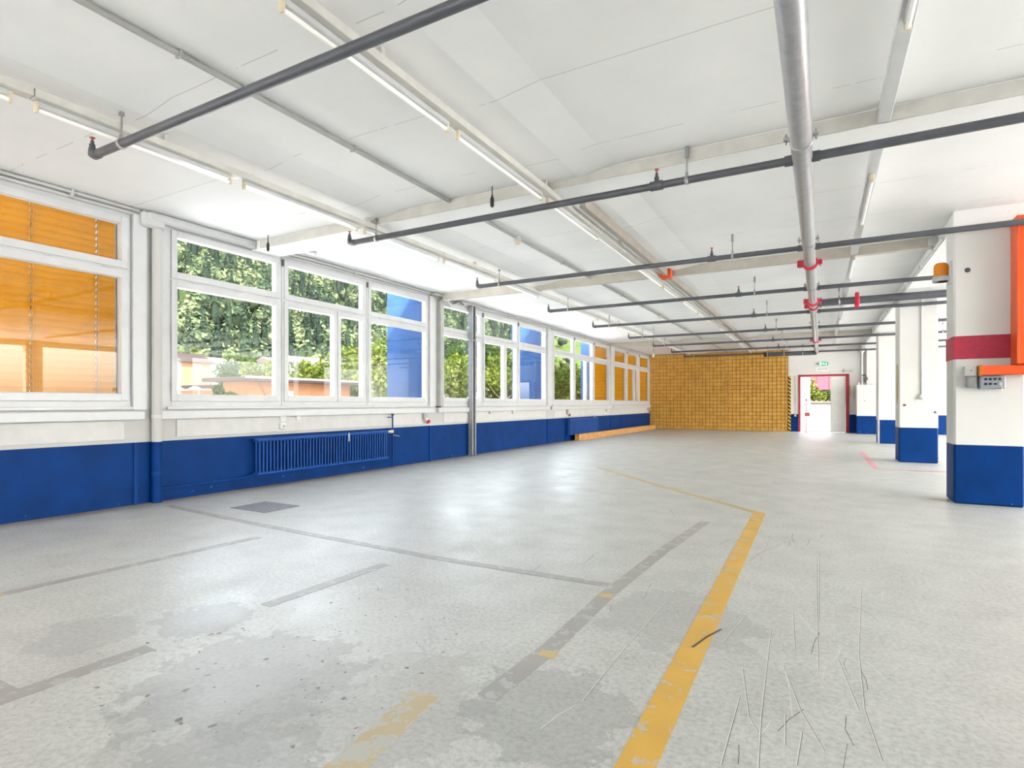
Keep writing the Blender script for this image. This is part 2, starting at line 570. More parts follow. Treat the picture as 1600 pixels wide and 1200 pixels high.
# two ledges per bay and a groove panel
for k in range(5):
    a, b = PIL[k]+.21, min(PIL[k+1]-.21 if k < 5 else BACK, BACK-.02)
    if k == 0: a = -1.66
    MB().bbox(WX-.02, WX+.06, a-.14, b+.12, 1.005, 1.105, .005).build('window_ledge', M['frame'], wl_)
    MB().bbox(WX-.02, WX+.035, a-.02, b+.02, 1.125, 1.16, .004).build('sill', M['frame'], wl_)
    MB().bbox(WX-.01, WX+.012, a+.10, b-.08, .775, .995, .004).build('panel', M['white'], wl_)
    # vertical joint trims in the dado
    for q in ((b+.02), (a+.9 if k >= 3 else None)):
        if q is not None and q < BACK-.1:
            MB().box(WX-.001, WX+.02, q, q+.04, 0, .735).build('joint_trim', M['blue'], wl_)

def hinge(yc, zc, par):
    MB().tube([(WX+.018, yc, zc-.05), (WX+.018, yc, zc+.05)], .009, 8).build('hinge', M['frame'], par)

WIN_N = [0]
def ring(mb, x0, x1, y0, y1, z0, z1, wy, wz0, wz1=None):
    wz1 = wz0 if wz1 is None else wz1
    mb.bbox(x0, x1, y0, y0+wy, z0, z1, .004)
    mb.bbox(x0, x1, y1-wy, y1, z0, z1, .004)
    mb.bbox(x0, x1, y0+wy-.002, y1-wy+.002, z0, z0+wz0, .004)
    mb.bbox(x0, x1, y0+wy-.002, y1-wy+.002, z1-wz1, z1, .004)

ZT = 2.755
def window_unit(y0, y1, split, bay, which):
    WIN_N[0] += 1
    w = thing('window_%d' % WIN_N[0], (WX, (y0+y1)/2, 1.15), 'white framed window with top light, %s of %s' % (which, bay), 'window', kind='structure')
    m = MB()
    ring(m, WX-.11, WX-.005, y0, y1, 1.15, 3.43, .045, .075, .07)
    m.bbox(WX-.11, WX-.005, y0+.04, y1-.04, ZT-.015, ZT+.015, .003)
    m.build('frame', M['frame'], w)
    def sash(a, b, z0, z1):
        m = MB(); ring(m, WX-.085, WX+.012, a, b, z0, z1, .075, .085)
        s_ = m.build('sash', M['frame'], w)
        MB().box(WX-.045, WX-.037, a+.07, b-.07, z0+.08, z1-.08).build('pane', M['glass'], s_)
        g = MB(); ring(g, WX-.052, WX-.030, a+.073, b-.073, z0+.083, z1-.083, .008, .008)
        g.build('gasket', M['frame'], s_)
        return s_
    sash(y0+.035, y1-.035, ZT+.012, 3.37)
    if split:
        ym = y0 + (y1-y0)*.61
        sash(y0+.035, ym+.002, 1.225, ZT-.012); sash(ym+.01, y1-.035, 1.225, ZT-.012)
    else:
        s2 = sash(y0+.035, y1-.035, 1.225, ZT-.012)
    for zz in (1.42, 2.05, 2.6): hinge(y0+.035, zz, w)
    for ff in (.2, .55, .85):
        MB().tube([(WX+.016, y0+(y1-y0)*ff-.035, ZT), (WX+.016, y0+(y1-y0)*ff+.035, ZT)], .008, 8).build('hinge', M['frame'], w)
    if which != 'right-hand unit':
        MB().bbox(WX+.012, WX+.04, y1-.012, y1+.022, 3.26, 3.36, .006).build('latch', M['dkgrey'], w)
    return w

BAYS = ['the bay behind the orange blind', 'the bay above the long radiator', 'the bay behind the galvanised post', 'the bay before the far blinds', 'the bay beside the block wall']
for k in range(5):
    a = PIL[k] + .21; b = PIL[k+1] - .21 if k < 4 else BACK - .06
    wid = (b - a - .0) / 3.0
    cuts = [a, a+wid*.955, a+wid*1.975, b]
    window_unit(cuts[0]+.003, cuts[1]-.003, False, BAYS[k], 'left-hand unit')
    window_unit(cuts[1]+.003, cuts[2]-.003, True, BAYS[k], 'middle unit')
    window_unit(cuts[2]+.003, cuts[3]-.003, False, BAYS[k], 'right-hand unit')
    if k == 0: CUT0 = cuts
    if k == 3: CUT3 = cuts
    if k == 4: CUT4 = cuts

# far wall with the double-door opening
DX0, DX1, DZ = -.80, .97, 2.36
wb = thing('wall_back', (0, BACK, 0), 'white far wall with blue dado and a doorway', 'wall', kind='structure')
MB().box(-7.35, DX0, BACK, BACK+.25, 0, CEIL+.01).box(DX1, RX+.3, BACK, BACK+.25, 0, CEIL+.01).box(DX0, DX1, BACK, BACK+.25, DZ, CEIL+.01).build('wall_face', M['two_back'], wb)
# unseen right and rear walls, with openings added and sized to let in daylight
wr = thing('wall_right', (RX, 8, 0), 'white right-hand wall with a long opening added for daylight', 'wall', kind='structure')
MB().box(RX, RX+.25, FY, -1.0, 0, CEIL+.01).box(RX, RX+.25, FY, BACK, 0, .3).box(RX, RX+.25, FY, BACK, 3.3, CEIL+.01).build('wall_face', M['two'], wr)
for y in np.linspace(FY, BACK, 7): MB().box(RX, RX+.25, y-.25, y+.25, .29, 3.31).build('pier', M['white'], wr)
wf = thing('wall_front', (0, FY, 0), 'white wall behind the camera with an opening added for daylight', 'wall', kind='structure')
MB().box(-7.35, -6.2, FY-.25, FY, 0, CEIL+.01).box(-2.2, RX+.3, FY-.25, FY, 0, CEIL+.01).box(-6.3, -2.1, FY-.25, FY, 3.2, CEIL+.01).build('wall_face', M['two'], wf)

# portals help the renderer find the daylight in the openings
def portal(loc, size, direction):
    l = bpy.data.lights.new('daylight_portal', 'AREA')
    l.shape = 'RECTANGLE'; l.size, l.size_y = size
    l.cycles.is_portal = True
    o = bpy.data.objects.new('daylight_portal', l)
    o.location = loc
    o.rotation_euler = Vector(direction).to_track_quat('-Z', 'Z').to_euler()
    COL.objects.link(o)
for k in range(5):
    a = PIL[k]+.21; b = PIL[k+1]-.21 if k < 4 else BACK-.06
    portal((WX-.24, (a+b)/2, 2.29), (b-a, 2.3), (1,0,0))
portal((RX+.26, (BACK-1)/2, 1.8), (BACK+1, 3.0), (-1,0,0))
portal((-4.2, FY-.26, 1.6), (4.0, 3.2), (0,1,0))
portal(((DX0+DX1)/2, BACK+.26, DZ/2), (DX1-DX0, DZ), (0,-1,0))

# ------------------------------------------------------------------ door
d = thing('door_1', (.08, BACK, 0), 'white double door in a dark red frame, left leaf open', 'door', kind='structure')
m = MB(); m.bbox(DX0-.02, DX0+.06, BACK-.03, BACK+.2, 0, DZ+.03); m.bbox(DX1-.07, DX1+.05, BACK-.03, BACK+.2, 0, DZ+.03); m.bbox(DX0, DX1, BACK-.03, BACK+.2, DZ-.05, DZ+.03)
m.build('door_frame', M['doorred'], d)
lf = MB().bbox(.37, DX1-.08, BACK+.02, BACK+.08, .015, DZ-.06).build('door_leaf', M['door'], d, label='closed right-hand leaf')
MB().bbox(.36, .385, BACK+.0, BACK+.09, .015, DZ-.06).build('edge_strip', M['trunk'], lf)
lf2 = MB()
th_ = math.radians(64)
c0 = Vector((DX0+.07, BACK+.12, 0)); dx = Vector((math.cos(th_), math.sin(th_), 0)); nx = Vector((-dx.y, dx.x, 0))
q = [c0, c0+dx*.78, c0+dx*.78+nx*.05, c0+nx*.05]
lf2.prism([(p.x, p.y) for p in q], 'z', .015, DZ-.06)
lfo = lf2.build('door_leaf', M['door'], d, label='open left-hand leaf')
h = MB(); hp = c0+dx*.70
h.tube([hp+Vector((0,0,1.05)), hp-nx*.06+Vector((0,0,1.05)), hp-nx*.06-dx*.13+Vector((0,0,1.05))], .011, 8); h.build('handle', M['dkgrey'], lfo)

# ------------------------------------------------------------------ columns
def column(y0, dep, label, x0=1.40, x1=2.05, top=3.31):
    c = thing('column', ((x0+x1)/2, y0+dep/2, 0), label, 'column', 'square columns in a row')
    MB().bbox(x0, x1, y0, y0+dep, 0, top, .02).build('shaft', M['two_col'], c)
    return c
c1 = column(8.44, .46, 'square white column with blue foot, crimson band and orange gate rail')
MB().box(1.397, 2.053, 8.437, 8.903, 1.725, 2.0).build('painted_band', M['band'], c1)
c2 = column(13.82, .62, 'white column with blue foot and a vertical conduit on its face')
c3 = column(19.9, .6, 'white column with blue foot and a grey corner guard', 1.5, 2.05)
MB().bbox(1.488, 1.502, 19.888, 20.0, 0, .75, .003).bbox(1.488, 1.54, 19.888, 19.902, 0, .75, .003).build('corner_guard', M['ltgrey'], c3)
MB().box(1.60, 2.2, BACK-.30, BACK-.002, 0, 3.31).build('wall_pier', M['two_col'], None, label='white wall pier behind the boxed-in pipes at the far wall', cat='pier', kind='structure')
# fixings on column faces
MB().tube([(1.78, 13.80, 1.36), (1.78, 13.80, 3.28)], .016, 8).build('conduit', M['white'], c2)
MB().lathe((1.78, 13.815, 1.33), [(.0, -.05), (.05, -.05), (.06, -.02), (.06, 0)], 12, axis='y').build('socket', M['white'], c2)
MB().bbox(1.385, 1.402, 14.0, 14.03, 1.2, 2.0, .003).build('yellow_strip', M['yellow'], c2)
for (x, y, z) in ((1.50, 13.815, 1.16), (2.0, 13.815, 1.02)):
    MB().lathe((x, y, z), [(0,-.012), (.022,-.012), (.025, 0)], 8, axis='y').build('anchor_hole', M['dkgrey'], c2)
MB().lathe((1.53, 8.432, 2.78), [(0,-.01), (.025,-.01), (.03, .0)], 8, axis='y').build('anchor_hole', M['dkgrey'], c1)

# ------------------------------------------------------------------ sprinkler system
PZ = 3.2
MAIN_X = -.13
sm = thing('sprinkler_main', (MAIN_X, 12, PZ-.08), 'thick silver sprinkler main running down the ceiling', 'pipe')
MB().tube([(MAIN_X, -3, PZ), (MAIN_X, 24.75, PZ)], .075, 24).build('pipe', M['galv'], sm)
MB().lathe((MAIN_X, 24.75, PZ), [(.075, 0), (.09, .01), (.09, .05), (.06, .09), (0, .1)], 20, axis='y').build('end_cap', M['galv'], sm)
def coupling(y):
    m = MB()
    m.lathe((MAIN_X, y, PZ), [(.076,-.045), (.098,-.045), (.104,-.02), (.104,.02), (.098,.045), (.076,.045)], 22, axis='y')
    for sx in (-1, 1):
        m.bbox(MAIN_X+sx*.095, MAIN_X+sx*.155, y-.04, y+.04, PZ-.035, PZ+.035, .008)
    cp = m.build('coupling', M['red'], sm)
    for sx in (-1, 1): MB().tube([(MAIN_X+sx*.13, y, PZ-.06), (MAIN_X+sx*.13, y, PZ+.06)], .011, 8).build('bolt', M['steel'], cp)
for y in (9.05, 12.45, 13.05, 20.1): coupling(y)
for y in (4.8, 7.85, 10.85, 16.0, 22.6):
    m = MB()
    m.lathe((MAIN_X, y, PZ), [(.076,-.016), (.082,-.016), (.082,.016), (.076,.016)], 22, axis='y')
    for sx in (-1, 1):
        m.bbox(MAIN_X+sx*.078, MAIN_X+sx*.118, y-.015, y+.015, PZ+.02, PZ+.04, .003)
        m.tube([(MAIN_X+sx*.102, y, PZ-.01), (MAIN_X+sx*.102, y, PZ+.07)], .007, 6)
    m.tube([(MAIN_X, y, PZ+.07), (MAIN_X, y, CEIL if y < 5 or y > 5.8 else 3.38)], .007, 6)
    m.build('clamp', M['steel'], sm)

def upright(par, x, y, z, tall=.09):
    m = MB()
    m.lathe((x, y, z), [(.0, 0), (.022, 0), (.022, tall*.45), (.014, tall*.5), (.014, tall*.75), (0, tall*.75)], 10)
    hd = m.build('sprinkler_head', M['dark'], par)
    MB().lathe((x, y, z), [(.006, tall*.75), (.009, tall*.8), (.009, tall*1.02), (.022, tall*1.05), (.022, tall*1.1), (0, tall*1.12)], 10).build('deflector', M['redtip'], hd)

def hanger(par, x, y, z, r, top):
    m = MB()
    m.lathe((x, y, z), [(r+.001,-.014), (r+.007,-.014), (r+.007,.014), (r+.001,.014)], 14, axis='x')
    m.tube([(x, y, z+r), (x, y, top)], .0065, 6)
    m.bbox(x-.012, x+.012, y-.012, y+.012, z+r, z+r+.04, .003)
    m.bbox(x-.016, x+.016, y-.016, y+.016, top-.10 if top-z > .25 else top-.03, top-.001, .003)
    m.build('hanger', M['steel'], par)

BR = [(2.33, -5.14, 6.5), (5.155, -5.14, 6.5), (8.13, -5.14, 6.5), (11.05, -5.16, 6.5), (13.72, -5.14, 6.5), (16.75, -5.13, 6.5), (19.55, -5.11, 6.5), (22.2, -5.09, 6.5), (24.62, -5.10, 6.5)]
for i, (y, xa, xb) in enumerate(BR):
    b = thing('sprinkler_pipe', ((xa+MAIN_X)/2, y, PZ), 'dark grey sprinkler branch pipe crossing the ceiling, %s from the camera' % ('nearest of nine' if i == 0 else ORDN[i] + ('' if i == 1 else ' nearest')), 'pipe', 'sprinkler branch pipes')
    z = PZ - (.02 if i == 4 else 0)
    r = .033
    MB().tube([(xa+.02, y, z), (MAIN_X-.06, y, z)], r, 14).build('pipe', M['dark'], b)
    MB().tube([(MAIN_X+.06, y, z), (xb, y, z)], r*1.08, 14).build('pipe', M['dark'], b)
    # sleeves where the branch enters the main
    for s in (-1, 1): MB().tube([(MAIN_X+s*.07, y, z), (MAIN_X+s*.13, y, z)], r*1.3, 14).build('sleeve', M['dark'], b)
    # end elbow with an upright head
    MB().tube([(xa+.07, y, z), (xa+.02, y, z), (xa-.012, y, z+.012), (xa-.02, y, z+.06)], r*1.12, 12, rr=[r*1.15, r*1.15, r*1.05, r*.8]).build('elbow', M['dark'], b)
    upright(b, xa-.02, y, z+.055, .085)
    for xt in (-1.32, 2.45):
        MB().tube([(xt-.055, y, z), (xt+.055, y, z)], r*1.3, 14).build('tee', M['dark'], b)
        upright(b, xt, y, z+.03, .11)
    for xh in (-4.72, -1.05, 3.0):
        if xh == -4.72: top = CEIL-.055
        else: top = 3.37 if 5.2 < y < 5.62 else CEIL
        hanger(b, xh, y, z, r, top)
# larger feeder to the right
f = thing('sprinkler_feeder', (1.5, 12.75, PZ), 'thick dark grey feeder pipe with a red coupling beside the silver main', 'pipe')
MB().tube([(MAIN_X+.07, 12.75, PZ), (6.5, 12.75, PZ)], .072, 18).build('pipe', M['dark'], f)
m = MB().lathe((.62, 12.75, PZ), [(.074,-.04), (.094,-.04), (.1,-.02), (.1,.02), (.094,.04), (.074,.04)], 18, axis='x')
m.bbox(.585, .655, 12.71, 12.79, PZ+.09, PZ+.15, .01).bbox(.585, .655, 12.71, 12.79, PZ-.15, PZ-.09, .01)
m.build('coupling', M['red'], f)
hanger(f, .32, 12.75, PZ, .072, CEIL)
# lower feeder in front of the block wall
f = thing('sprinkler_feeder', (-1.0, 24.45, PZ-.2), 'short thick dark pipe below the end of the silver main', 'pipe')
MB().tube([(-1.95, 24.45, PZ-.06), (MAIN_X, 24.45, PZ-.06)], .085, 18).build('pipe', M['dark'], f)
MB().lathe((-1.95, 24.45, PZ-.06), [(.0,-.03), (.088,-.03), (.088,.06)], 16, axis='x').build('end_cap', M['black'], f)
for x in (-1.85, -1.25, -.6): hanger(f, x, 24.45, PZ-.06, .085, CEIL)

# ------------------------------------------------------------------ light trunking and battens
def trunking(x, z, y0, y1, label, w=.10, h=.06, mat='trunk'):
    t = thing('light_trunking', (x, (y0+y1)/2, z), label, 'trunking')
    y = y0
    while y < y1-.1:
        e = min(y+4.8, y1)
        MB().bbox(x-w/2, x+w/2, y, e-.006, z, z+h, .004).build('rail', M[mat], t)
        y = e
    for y in np.arange(y0+.9, y1, 2.4):
        MB().bbox(x-.03, x+.03, y-.02, y+.02, z+h-.002, CEIL-.055 if x < 0 else CEIL-.001, .004).build('bracket', M['trunk'], t)
    return t
t1 = trunking(-4.80, 3.32, -3, 24.6, 'greige light trunking along the ceiling nearest the windows')
t2 = trunking(-2.44, 3.32, -3, 24.6, 'greige light trunking along the middle of the ceiling')
t3 = trunking(.43, 3.375, -3, 24.0, 'white light trunking to the right of the silver main', .085, .075, 'frame')
# added taupe strip: shaded rib side put into colour, beyond the first beam
cc = thing('rib_shade_strip', (-2.2, 15, 3.3), 'taupe strip standing in for the shaded rib side by the middle trunking', 'channel')
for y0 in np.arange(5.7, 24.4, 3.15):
    MB().bbox(-2.30, -2.23, y0, y0+3.13, 3.33, 3.443, .004).build('length', M['ribshade'], cc)
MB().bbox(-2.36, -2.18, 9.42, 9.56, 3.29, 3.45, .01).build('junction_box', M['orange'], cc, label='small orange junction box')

def batten(x, y, z, label, grp, side=-1, L=1.5):
    b = thing('fluorescent_batten', (x, y+L/2, z-.07), label, 'light', grp)
    MB().bbox(x-.022, x+.022, y+.02, y+L-.02, z-.035, z+.001, .005).build('housing', M['frame'], b)
    for e in (y+.012, y+L-.012):
        MB().bbox(x-.018, x+.018, e-.012, e+.012, z-.078, z, .005).build('lamp_holder', M['cream'], b)
    MB().tube([(x, y+.022, z-.058), (x, y+L-.022, z-.058)], .013, 10).build('tube', M['tube'], b)
    return b
def row(x, z, starts, where, grp):
    first = None
    for i, y in enumerate(starts):
        lab = 'white fluorescent batten under the %s, %s from the camera' % (where, ORDN[i])
        if first is None: first = batten(x, y, z, lab, grp); y00 = y
        else: dup(first, (0, y-y00, 0), label=lab)
row(-4.825, 3.32, [.20 + 1.62*i for i in range(15) if i not in (6, 11)], 'window-side trunking', 'battens under the window-side trunking')
row(-2.465, 3.32, [.35 + 1.62*i for i in range(15) if i not in (4, 9)], 'middle trunking', 'battens under the middle trunking')
row(.43, 3.375, [2.35, 6.3, 9.6, 13.0, 16.4, 19.8], 'right-hand trunking', 'battens under the right-hand trunking')

# thin conduits on the ceiling
cd = thing('ceiling_conduit', (-3.66, 10, 3.45), 'thin grey conduit on the ceiling between the two light trunkings', 'conduit')
for (a, b) in ((-3, 5.18), (5.64, 9.58), (9.72, 20.5), (20.68, BACK-.1)):
    MB().tube([(-3.66, a, 3.475), (-3.66, b, 3.475)], .021, 10).build('run', M['ltgrey'], cd)
for y in np.arange(.6, 25, 1.55):
    if not (5.1 < y < 5.7 or 9.5 < y < 9.8 or 20.4 < y < 20.8): MB().bbox(-3.69, -3.63, y-.01, y+.01, 3.45, 3.5, .003).build('saddle', M['ltgrey'], cd)
cg = thing('ceiling_conduit', (1.375, 16, 3.30), 'white conduit on the ceiling running from column to column', 'conduit')
MB().tube([(1.378, 9.0, 3.33), (1.378, 26.2, 3.33)], .02, 8).build('run', M['white'], cg)
for y in np.arange(9.6, 26, 1.2): MB().bbox(1.352, 1.401, y-.012, y+.012, 3.305, 3.355, .003).build('saddle', M['ltgrey'], cg)
MB().bbox(1.30, 1.399, 9.42, 9.56, 3.36, 3.46, .01).build('end_box', M['white'], cg)

# smoke detectors and other ceiling fittings
def detector(x, y, label):
    dd = thing('smoke_detector', (x, y, 3.38), label, 'detector', 'smoke detectors on the ceiling')
    MB().lathe((x, y, 3.40), [(.055, .1), (.055, .045), (.052, .035), (0, .035)], 18).build('base', M['white'], dd)
    MB().lathe((x, y, 3.40), [(0, -.012), (.03, -.012), (.042, 0), (.042, .036)], 18).build('sensor', M['cream'], dd)
detector(-3.66, 6.8, 'cream smoke detector nearest the camera on the ceiling conduit')
detector(-3.66, 14.6, 'middle cream smoke detector on the ceiling conduit')
detector(-3.66, 22.4, 'farthest cream smoke detector towards the block wall')
dl = thing('ceiling_disc', (-6.8, 5.9, 3.45), 'flat white round disc on the ceiling above the windows', 'disc')
MB().lathe((-6.8, 5.9, 3.45), [(0,0), (.13,0), (.15,.012), (.15,.049)], 24).build('plate', M['frame'], dl)
MB().lathe((-6.8, 5.9, 3.445), [(0,0), (.035,0), (.035,.008)], 14).build('boss', M['frame'], dl)
for (x, y, lab) in ((-3.05, 5.1, 'black rubber cable end hanging at the middle of the first ceiling beam'), (-6.62, 5.1, 'black rubber cable end hanging where the first beam meets the windows')):
    k = thing('cable_end', (x, y, 3.28), lab, 'cable end')
    MB().lathe((x, y, 3.28), [(0,0), (.014,.0), (.02,.02), (.02,.09), (.012,.11), (.008,.13), (0,.13)], 10).build('plug', M['black'], k)
    MB().tube([(x, y, 3.40), (x, y, 3.5)], .006, 6).build('cable', M['black'], k)
pc = thing('pull_cord', (-4.35, 16.62, 2.6), 'thin pull cord with a white weight in front of the block wall', 'cord')
MB().tube([(-4.35, 16.62, 2.66), (-4.35, 16.62, 3.50)], .005, 6).build('cord', M['dkgrey'], pc)
MB().lathe((-4.35, 16.62, 2.56), [(0,0), (.03,.01), (.034,.05), (.012,.11), (0,.12)], 12).build('weight', M['frame'], pc)

# ------------------------------------------------------------------ along the window wall
P0, P1 = PIL[1], PIL[2]
dp = thing('downpipe', (-7.03, 3.86, 0), 'round downpipe on the near pillar, white above and blue below', 'pipe')
MB().tube([(-7.03, 3.86, 0), (-7.03, 3.86, 3.30)], .055, 18).build('pipe', M['two'], dp)
MB().tube([(-7.03, 3.86, .33), (-7.03, 3.86, .37)], .061, 18).build('collar', M['blue'], dp)
MB().tube([(-7.03, 3.86, 1.02), (-7.03, 3.86, 1.06)], .059, 18).build('collar', M['white'], dp)
el = thing('ventilation_duct', (-7.0, 4.6, 3.38), 'white boxed duct under the ceiling from pillar to first beam', 'duct')
MB().bbox(-7.095, -6.98, 3.75, 5.19, 3.385, 3.495, .02).build('duct', M['frame'], el)
MB().bbox(-7.095, -6.99, 3.68, 3.96, 3.30, 3.49, .03).build('elbow', M['frame'], el)
# wall-top conduits
wc = thing('wall_conduit', (-7.06, 1.5, 3.44), 'paired white conduits along the wall top above the orange blind', 'conduit')
MB().tube([(-7.06, -1.6, 3.475), (-7.06, 3.68, 3.475)], .02, 8).build('run', M['white'], wc)
MB().tube([(-7.08, -1.6, 3.43), (-7.08, 3.68, 3.43)], .018, 8).build('run', M['frame'], wc)
MB().bbox(-7.1, -7.03, 2.98, 3.01, 3.41, 3.499, .004).build('saddle', M['white'], wc)
wc = thing('wall_conduit', (-7.06, 14, 3.44), 'white conduits along the wall top running to the block wall', 'conduit')
MB().tube([(-7.06, 5.66, 3.47), (-7.06, BACK-.1, 3.47)], .024, 8).build('run', M['white'], wc)
MB().tube([(-7.08, 4.0, 3.425), (-7.08, BACK-.1, 3.425)], .016, 8).build('run', M['frame'], wc)
for y in np.arange(7.2, 26, 2.7): MB().bbox(-7.1, -7.03, y-.015, y+.015, 3.41, 3.499, .004).build('saddle', M['white'], wc)
# grey duct and hose beside second pillar
gd = thing('grey_duct', (-7.02, 9.64, 1.13), 'dark grey rectangular duct on the second pillar down to the sill', 'duct')
MB().bbox(-7.095, -6.99, 9.585, 9.70, 1.13, 3.36, .008).build('duct', M['ltgrey'], gd)
MB().prism([(9.585, 3.34), (9.70, 3.34), (9.86, 3.42), (9.82, 3.49), (9.66, 3.44)], 'x', -7.095, -6.99).build('bend', M['ltgrey'], gd)
MB().bbox(-7.09, -6.98, 9.53, 9.60, 1.11, 1.14, .005).build('foot', M['black'], gd)
hz = thing('cable_loop', (-6.98, 9.9, 3.3), 'loose white cable loop by the second pillar under the ceiling', 'cable')
MB().tube([(-7.0, 9.3, 3.45), (-6.95, 9.55, 3.46), (-6.92, 9.72, 3.42), (-6.92, 9.80, 3.34), (-6.95, 9.95, 3.30), (-6.98, 10.12, 3.34), (-7.0, 10.25, 3.42), (-7.03, 10.6, 3.45)], .022, 8).build('cable', M['white'], hz)
MB().tube([(-6.94, 9.98, 3.36), (-6.95, 10.1, 3.42), (-6.97, 10.28, 3.44), (-6.98, 10.42, 3.40)], .016, 8).build('hose', M['dkgrey'], hz)
# galvanised post
gp = thing('steel_post', (-7.02, 10.85, 0), 'galvanised steel channel post from floor to ceiling before the windows', 'post')
MB().prism([(-7.07, 10.76), (-6.96, 10.76), (-6.96, 10.80), (-6.975, 10.80), (-6.975, 10.775), (-7.055, 10.775), (-7.055, 10.905), (-6.975, 10.905), (-6.975, 10.88), (-6.96, 10.88), (-6.96, 10.92), (-7.07, 10.92)], 'z', .004, 3.44).build('channel', M['galv'], gp)
MB().bbox(-7.09, -6.9, 10.70, 10.98, 0, .008, .002).build('base_plate', M['galv'], gp)
MB().bbox(-7.075, -6.955, 10.755, 10.925, 2.62, 2.66, .003).build('splice', M['steel'], gp)

# radiators
def radiator(y0, n, label):
    r = thing('radiator', (-6.98, y0 + n*.03, .17), label, 'radiator', 'blue tubular radiators')
    y1 = y0 + n*.06
    for x in (-6.955, -7.025):
        MB().tube([(x, y0-.01, .675), (x, y1+.01, .675)], .021, 10).build('header', M['radblue'], r)
        MB().tube([(x, y0-.01, .20), (x, y1+.01, .20)], .021, 10).build('header', M['radblue'], r)
    first = None
    for i in range(n):
        y = y0 + .03 + i*.06
        if first is None:
            m = MB()
            for x in (-6.955, -7.025):
                m.tube([(x, y, .20), (x, y, .675)], .0125, 8, cap=False)
            m.bbox(-7.04, -6.94, y-.022, y+.022, .655, .70, .012)
            m.bbox(-7.04, -6.94, y-.022, y+.022, .175, .215, .012)
            first = m.build('section', M['radblue'], r, origin=(-6.98, y, .17)); yf = y
        else:
            c = first.copy(); COL.objects.link(c); c.location = first.location + Vector((0, y-yf, 0))
            ORG[c.name] = ORG[first.name] + Vector((0, y-yf, 0))
    for y in (y0+.5, y1-.5):
        MB().bbox(-7.099, -7.0, y-.015, y+.015, .60, .64, .003).build('bracket', M['radblue'], r)
    return r, y1
r1, ye = radiator(5.19, 45, 'long blue tubular radiator under the first clear window bay')
MB().lathe((-6.955, ye+.05, .675), [(0,.10), (.028,.10), (.03,.05), (.02,.03), (.02,-.04)], 12, axis='y').build('valve', M['cream'], r1)
MB().bbox(-6.94, -6.928, 6.90, 6.93, .56, .70, .004).build('air_vent', M['ltgrey'], r1)
r2, ye2 = radiator(16.42, 43, 'blue tubular radiator behind the timber plank near the block wall')
MB().lathe((-6.955, ye2-.35, .74), [(0,.035), (.03,.03), (.04,0), (.03,-.03), (0,-.035)], 12).build('valve', M['white'], r2)
rp = thing('heating_pipe', (-7.05, 8.12, 0), 'thin blue riser pipe with a tap beside the long radiator', 'pipe')
MB().tube([(-7.03, 8.12, 0), (-7.03, 8.12, 1.0)], .013, 8).build('riser', M['blue'], rp)
MB().tube([(-7.03, 8.12, .94), (-7.0, 8.05, .94), (-6.98, 7.93, .94)], .010, 8).build('arm', M['blue'], rp)
MB().lathe((-7.03, 8.12, .985), [(0,-.01), (.03,-.01), (.03,.015), (0,.015)], 10).build('cap', M['blue'], rp)
MB().tube([(-7.03, 8.12, .60), (-7.0, 8.16, .595), (-6.98, 8.26, .575)], .008, 8).build('lever', M['steel'], rp)
rl = thing('heating_pipe', (-7.05, 4.5, .1), 'blue heating pipe low on the wall left of the radiator', 'pipe')
MB().tube([(-7.075, 3.93, .15), (-7.075, 5.0, .15), (-7.03, 5.1, .17), (-6.99, 5.19, .20)], .014, 8).build('run', M['blue'], rl)

# sockets and switches on the wall panel
def wallbox(name, y, z, w, h, label, mat='paper', dep=.045, cat='socket'):
    b = thing(name, (WX, y, z), label, cat)
    MB().bbox(WX+.010, WX+dep+.01, y-w/2, y+w/2, z-h/2, z+h/2, .008).build('housing', M[mat], b)
    MB().bbox(WX+dep+.008, WX+dep+.016, y-w*.32, y+w*.32, z-h*.32, z+h*.32, .003).build('insert', M['frame'], b)
    return b
wallbox('light_switch', 5.70, .975, .085, .085, 'upper white switch box above the long radiator', cat='switch')
sb = wallbox('wall_socket', 5.70, .855, .085, .095, 'lower white socket with dark holes above the radiator')
for dy in (-.014, .014): MB().lathe((WX+.071, 5.70+dy, .855), [(0,.001), (.006,.001), (.006,-.006)], 8, axis='x').build('hole', M['black'], sb)
wallbox('light_switch', 5.98, .975, .07, .06, 'small white switch just right of the two boxes', cat='switch')
def red_socket(y, label):
    b = thing('power_socket', (WX, y, .84), label, 'socket', 'red industrial sockets along the window wall')
    MB().bbox(WX+.010, WX+.075, y-.07, y+.05, .86, 1.0, .012).build('housing', M['ltgrey'], b)
    MB().tube([(WX+.04, y, .87), (WX+.10, y, .83)], .042, 14).build('collar', M['frame'], b)
    MB().tube([(WX+.10, y, .832), (WX+.125, y, .815)], .044, 14).build('cap', M['red'], b)
red_socket(9.16, 'red industrial socket left of the second pillar')
red_socket(16.5, 'red industrial socket above the left end of the plank')
red_socket(26.05, 'red industrial socket in the corner by the block wall')
wallbox('junction_box', 11.72, .98, .09, .08, 'grey junction box just right of the galvanised post', 'ltgrey', .05, 'box')
wallbox('junction_box', 12.9, .97, .11, .10, 'pale junction box under the window right of the galvanised post', 'white', .05, 'box')
wallbox('junction_box', 20.3, .93, .26, .10, 'wide pale junction box above the far radiator', 'white', .06, 'box')

# timber plank on the floor by the far radiator
MB().bbox(-6.92, -6.76, 16.75, 26.2, 0, .20, .008).build('timber_beam', M['wood'], label='long pale timber beam lying along the wall before the far radiator', cat='timber')

